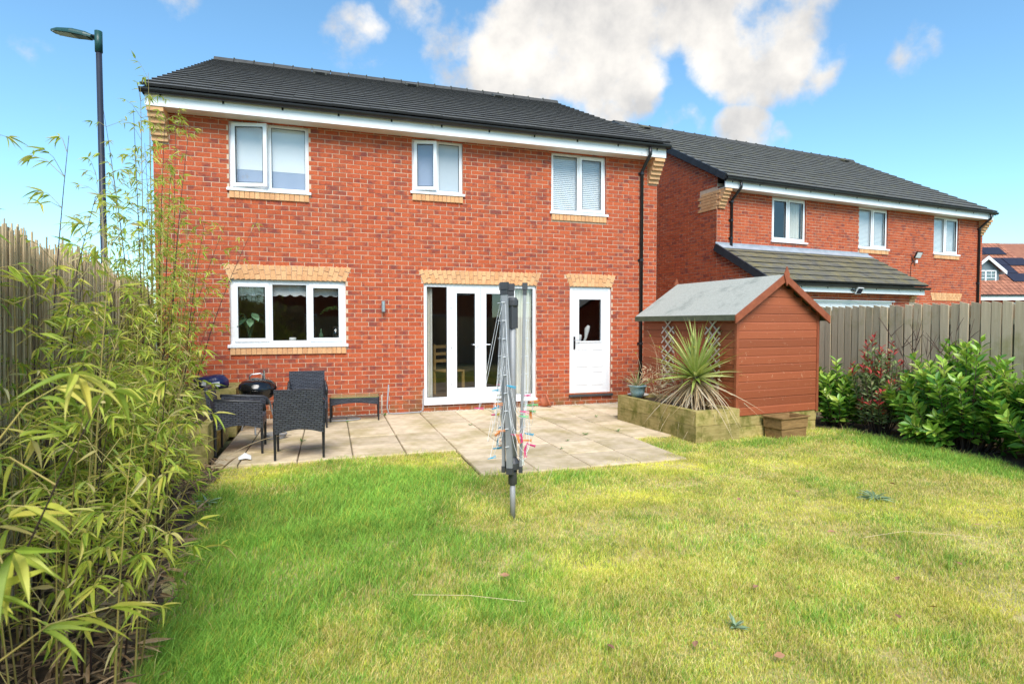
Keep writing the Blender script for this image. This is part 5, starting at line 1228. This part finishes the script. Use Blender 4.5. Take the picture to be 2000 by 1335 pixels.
def lawn_cols(x, y, rng):
    n = vnoise(x + 50, y + 50, .55, 31) * .4 + vnoise(x + 50, y + 50, .22, 32) * .32 + vnoise(x + 50, y + 50, .07, 33) * .28
    n2 = vnoise(x + 50, y + 50, .75, 35) * .6 + vnoise(x + 50, y + 50, .18, 36) * .4
    green = .62 * gauss2(x, y, -.05, 4.3, .95, 1.5, .3) + .55 * gauss2(x, y, .5, 5.3, 1.0, .9) + .45 * gauss2(x, y, -.55, 2.9, .45, 1.0) + .5 * gauss2(x, y, 6.7, 4.6, .45, 1.7) + .35 * gauss2(x, y, 2.2, 5.2, .6, .3) + .3 * gauss2(x, y, 5.3, 5.9, 1.3, .3)
    g = sm(n * .9 + green * .95, .40, .98)
    moss = np.clip(.9 * gauss2(x, y, 3.65, 5.25, .75, .33) + .75 * gauss2(x, y, -.75, 6.25, .4, .28) + .55 * gauss2(x, y, 1.0, 6.25, .35, .3) + .5 * gauss2(x, y, 4.9, 4.9, .5, .3) + .8 * gauss2(x, y, 5.1, 3.15, .35, .3) + .7 * gauss2(x, y, 3.5, 2.2, .3, .25) + .6 * gauss2(x, y, 2.6, 4.4, .5, .25) + .6 * gauss2(x, y, 4.0, 3.6, .5, .3) + .5 * gauss2(x, y, 1.6, 3.3, .4, .25), 0, 1) * sm(n2, .15, .5)
    straw = np.array([.80, .65, .27]); olive = np.array([.54, .55, .095]); gr = np.array([.25, .44, .07]); mo = np.array([.82, .78, .12])
    r = rng.random(len(x))[:, None]
    dry = np.where(r < .46, straw * (.7 + .6 * rng.random((len(x), 1))), olive * (.7 + .6 * rng.random((len(x), 1))))
    grn = np.where(r < .84, gr * (.65 + .8 * rng.random((len(x), 1))), olive * 1.0)
    isg = (rng.random(len(x)) < .16 + .84 * g)[:, None]; c = np.where(isg, grn, dry)
    c = c * (1 - moss[:, None]) + moss[:, None] * mo * (.7 + .6 * rng.random((len(x), 1)))
    c = c * (.84 + .54 * (vnoise(x + 50, y + 50, .42, 51) * .6 + vnoise(x + 50, y + 50, .13, 52) * .4))[:, None]
    return np.clip(c, 0, 1), g, moss
def grass(count, y0, y1, x0, x1, hh, wd, seed):
    rng = np.random.default_rng(seed); x = rng.uniform(x0, x1, count); y = rng.uniform(y0, y1, count)
    k = in_lawn(x, y); z = x * .3057 + y * .9521; u = (x * .9521 - y * .3057) / np.maximum(z, .1); k &= (z > 1.2) & (np.abs(u) < 1.02); x, y = x[k], y[k]; n = len(x)
    col, g, moss = lawn_cols(x, y, rng); h = hh * rng.uniform(.5, 1.45, n) * np.where(rng.random(n) < .06, 1.6, 1.0) * (.62 + .62 * g) * (1 - .66 * moss) * (.45 + .65 * vnoise(x + 50, y + 50, .3, 41) + .5 * vnoise(x + 50, y + 50, .09, 42)); w = wd * rng.uniform(.7, 1.3, n)
    az = rng.uniform(0, 2 * PI, n); ln = rng.uniform(.15, .95, n) * h; la = rng.uniform(0, 2 * PI, n) ; la = np.where(rng.random(n) < .35, .6 + rng.normal(0, .6, n), la)
    dx, dy = np.cos(az) * w / 2, np.sin(az) * w / 2; lx, ly = np.cos(la) * ln, np.sin(la) * ln; z = lawn_h(x, y) - .004
    P = np.empty((n, 5, 3)); P[:, 0] = np.c_[x - dx, y - dy, z]; P[:, 1] = np.c_[x + dx, y + dy, z]; P[:, 2] = np.c_[x + dx * .8 + lx * .35, y + dy * .8 + ly * .35, z + h * .58]; P[:, 3] = np.c_[x - dx * .8 + lx * .35, y - dy * .8 + ly * .35, z + h * .58]
    P[:, 4] = np.c_[x + lx, y + ly, z + h * .94]
    return P, col
sets = [grass(210000, 1.3, 3.2, -1.1, 3.4, .042, .0030, 1), grass(230000, 2.0, 4.6, -1.3, 7.1, .045, .0038, 2), grass(190000, 4.2, 6.95, -1.5, 7.1, .048, .0050, 3)]
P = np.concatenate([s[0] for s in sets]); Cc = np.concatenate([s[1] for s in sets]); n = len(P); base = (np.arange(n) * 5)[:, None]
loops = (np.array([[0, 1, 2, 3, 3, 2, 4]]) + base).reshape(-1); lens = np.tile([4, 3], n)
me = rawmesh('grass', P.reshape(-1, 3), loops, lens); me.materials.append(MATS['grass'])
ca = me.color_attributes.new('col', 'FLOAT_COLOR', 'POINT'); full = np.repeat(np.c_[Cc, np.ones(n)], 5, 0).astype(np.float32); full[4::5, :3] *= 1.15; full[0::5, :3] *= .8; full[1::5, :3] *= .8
ca.data.foreach_set('color', full.reshape(-1))
print('grass blades', n)
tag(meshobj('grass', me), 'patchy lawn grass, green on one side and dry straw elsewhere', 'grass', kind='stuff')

# weeds, fallen leaves and twigs on lawn and paving
def weed(label, loc, n, L_, mat, el=(5, 40), wd=.28, group=None, cat='weed', unit=LEAF):
    r = empty('weed', loc); tag(r, label, cat, group); it = []
    for i in range(n): az = i * 2.4 + rd.random(); e = R(rd.uniform(*el)); l = L_ * rd.uniform(.6, 1.1); it.append(leafM((0, 0, .005), (math.cos(az) * math.cos(e), math.sin(az) * math.cos(e), math.sin(e)), l, l * wd, rd.gauss(0, .3)))
    pieces(r, 'leaf', mat, it, unit)
weed('blue-green prickly weed rosette in the dry lawn', (4.55, 3.72, -.02), 30, .16, 'thistle_leaf', (0, 18), .14)
weed('small dark green weed in the dry front of the lawn', (1.93, 2.33, -.02), 16, .07, 'thistle_leaf', (10, 60), .25)
weed('grey-green weed rosette at the lawn edge beside the bamboo', (-1.02, 5.35, -.02), 18, .15, 'thistle_leaf', (0, 30), .18)
for x, y in ((.235, 9.0), (-.365, 7.7), (.84, 9.5), (1.98, 8.2), (3.3, 7.0), (2.9, 6.7), (3.85, 7.1), (4.1, 8.3), (2.65, 6.3)):
    weed('small green weed rooted in a joint of the paving', (x, y, .0), 9, rd.uniform(.04, .085), 'weed_leaf', (5, 50), .22, 'weeds in the paving joints')
for px_, py_ in ((1.95, 2.02), (2.28, 2.6), (3.2, 2.46), (3.05, 2.12), (3.75, 2.5), (2.75, 2.1), (3.4, 3.15), (3.95, 4.0), (5.0, 3.95), (3.35, 4.0), (1.22, 2.35), (.95, 3.2), (6.55, 5.3), (1.6, 2.2), (4.6, 2.9), (6.4, 5.55)):
    f = MB(); f.add(BROAD[0], BROAD[1], None, leafM((0, 0, 0), (rd.gauss(0, 1), rd.gauss(0, 1), .15), rd.uniform(.045, .07), .03, rd.uniform(-.6, .6)))
    tag(f.build('fallen_leaf', 'dead_leaf', None, (px_, py_, .015)), 'curled brown fallen leaf on the dry lawn', 'fallen leaf', 'fallen leaves on the lawn')
for lab, pts in (('long thin twig lying on the right of the lawn', [(3.55, 2.98, .02), (3.9, 2.95, .035), (4.35, 2.72, .02)]), ('pale straight grass stalk lying across the lawn', [(.42, 3.08, .03), (.7, 2.95, .045), (.98, 2.82, .03)]), ('pale curved stalk on the grass beside the rotary airer', [(1.62, 4.55, .02), (1.85, 4.75, .05), (2.0, 4.98, .12), (2.12, 5.0, .12)])):
    f = MB(); f.tube(pts, .0014, 5); tag(f.build('fallen_stalk', 'straw', None), lab, 'stalk')
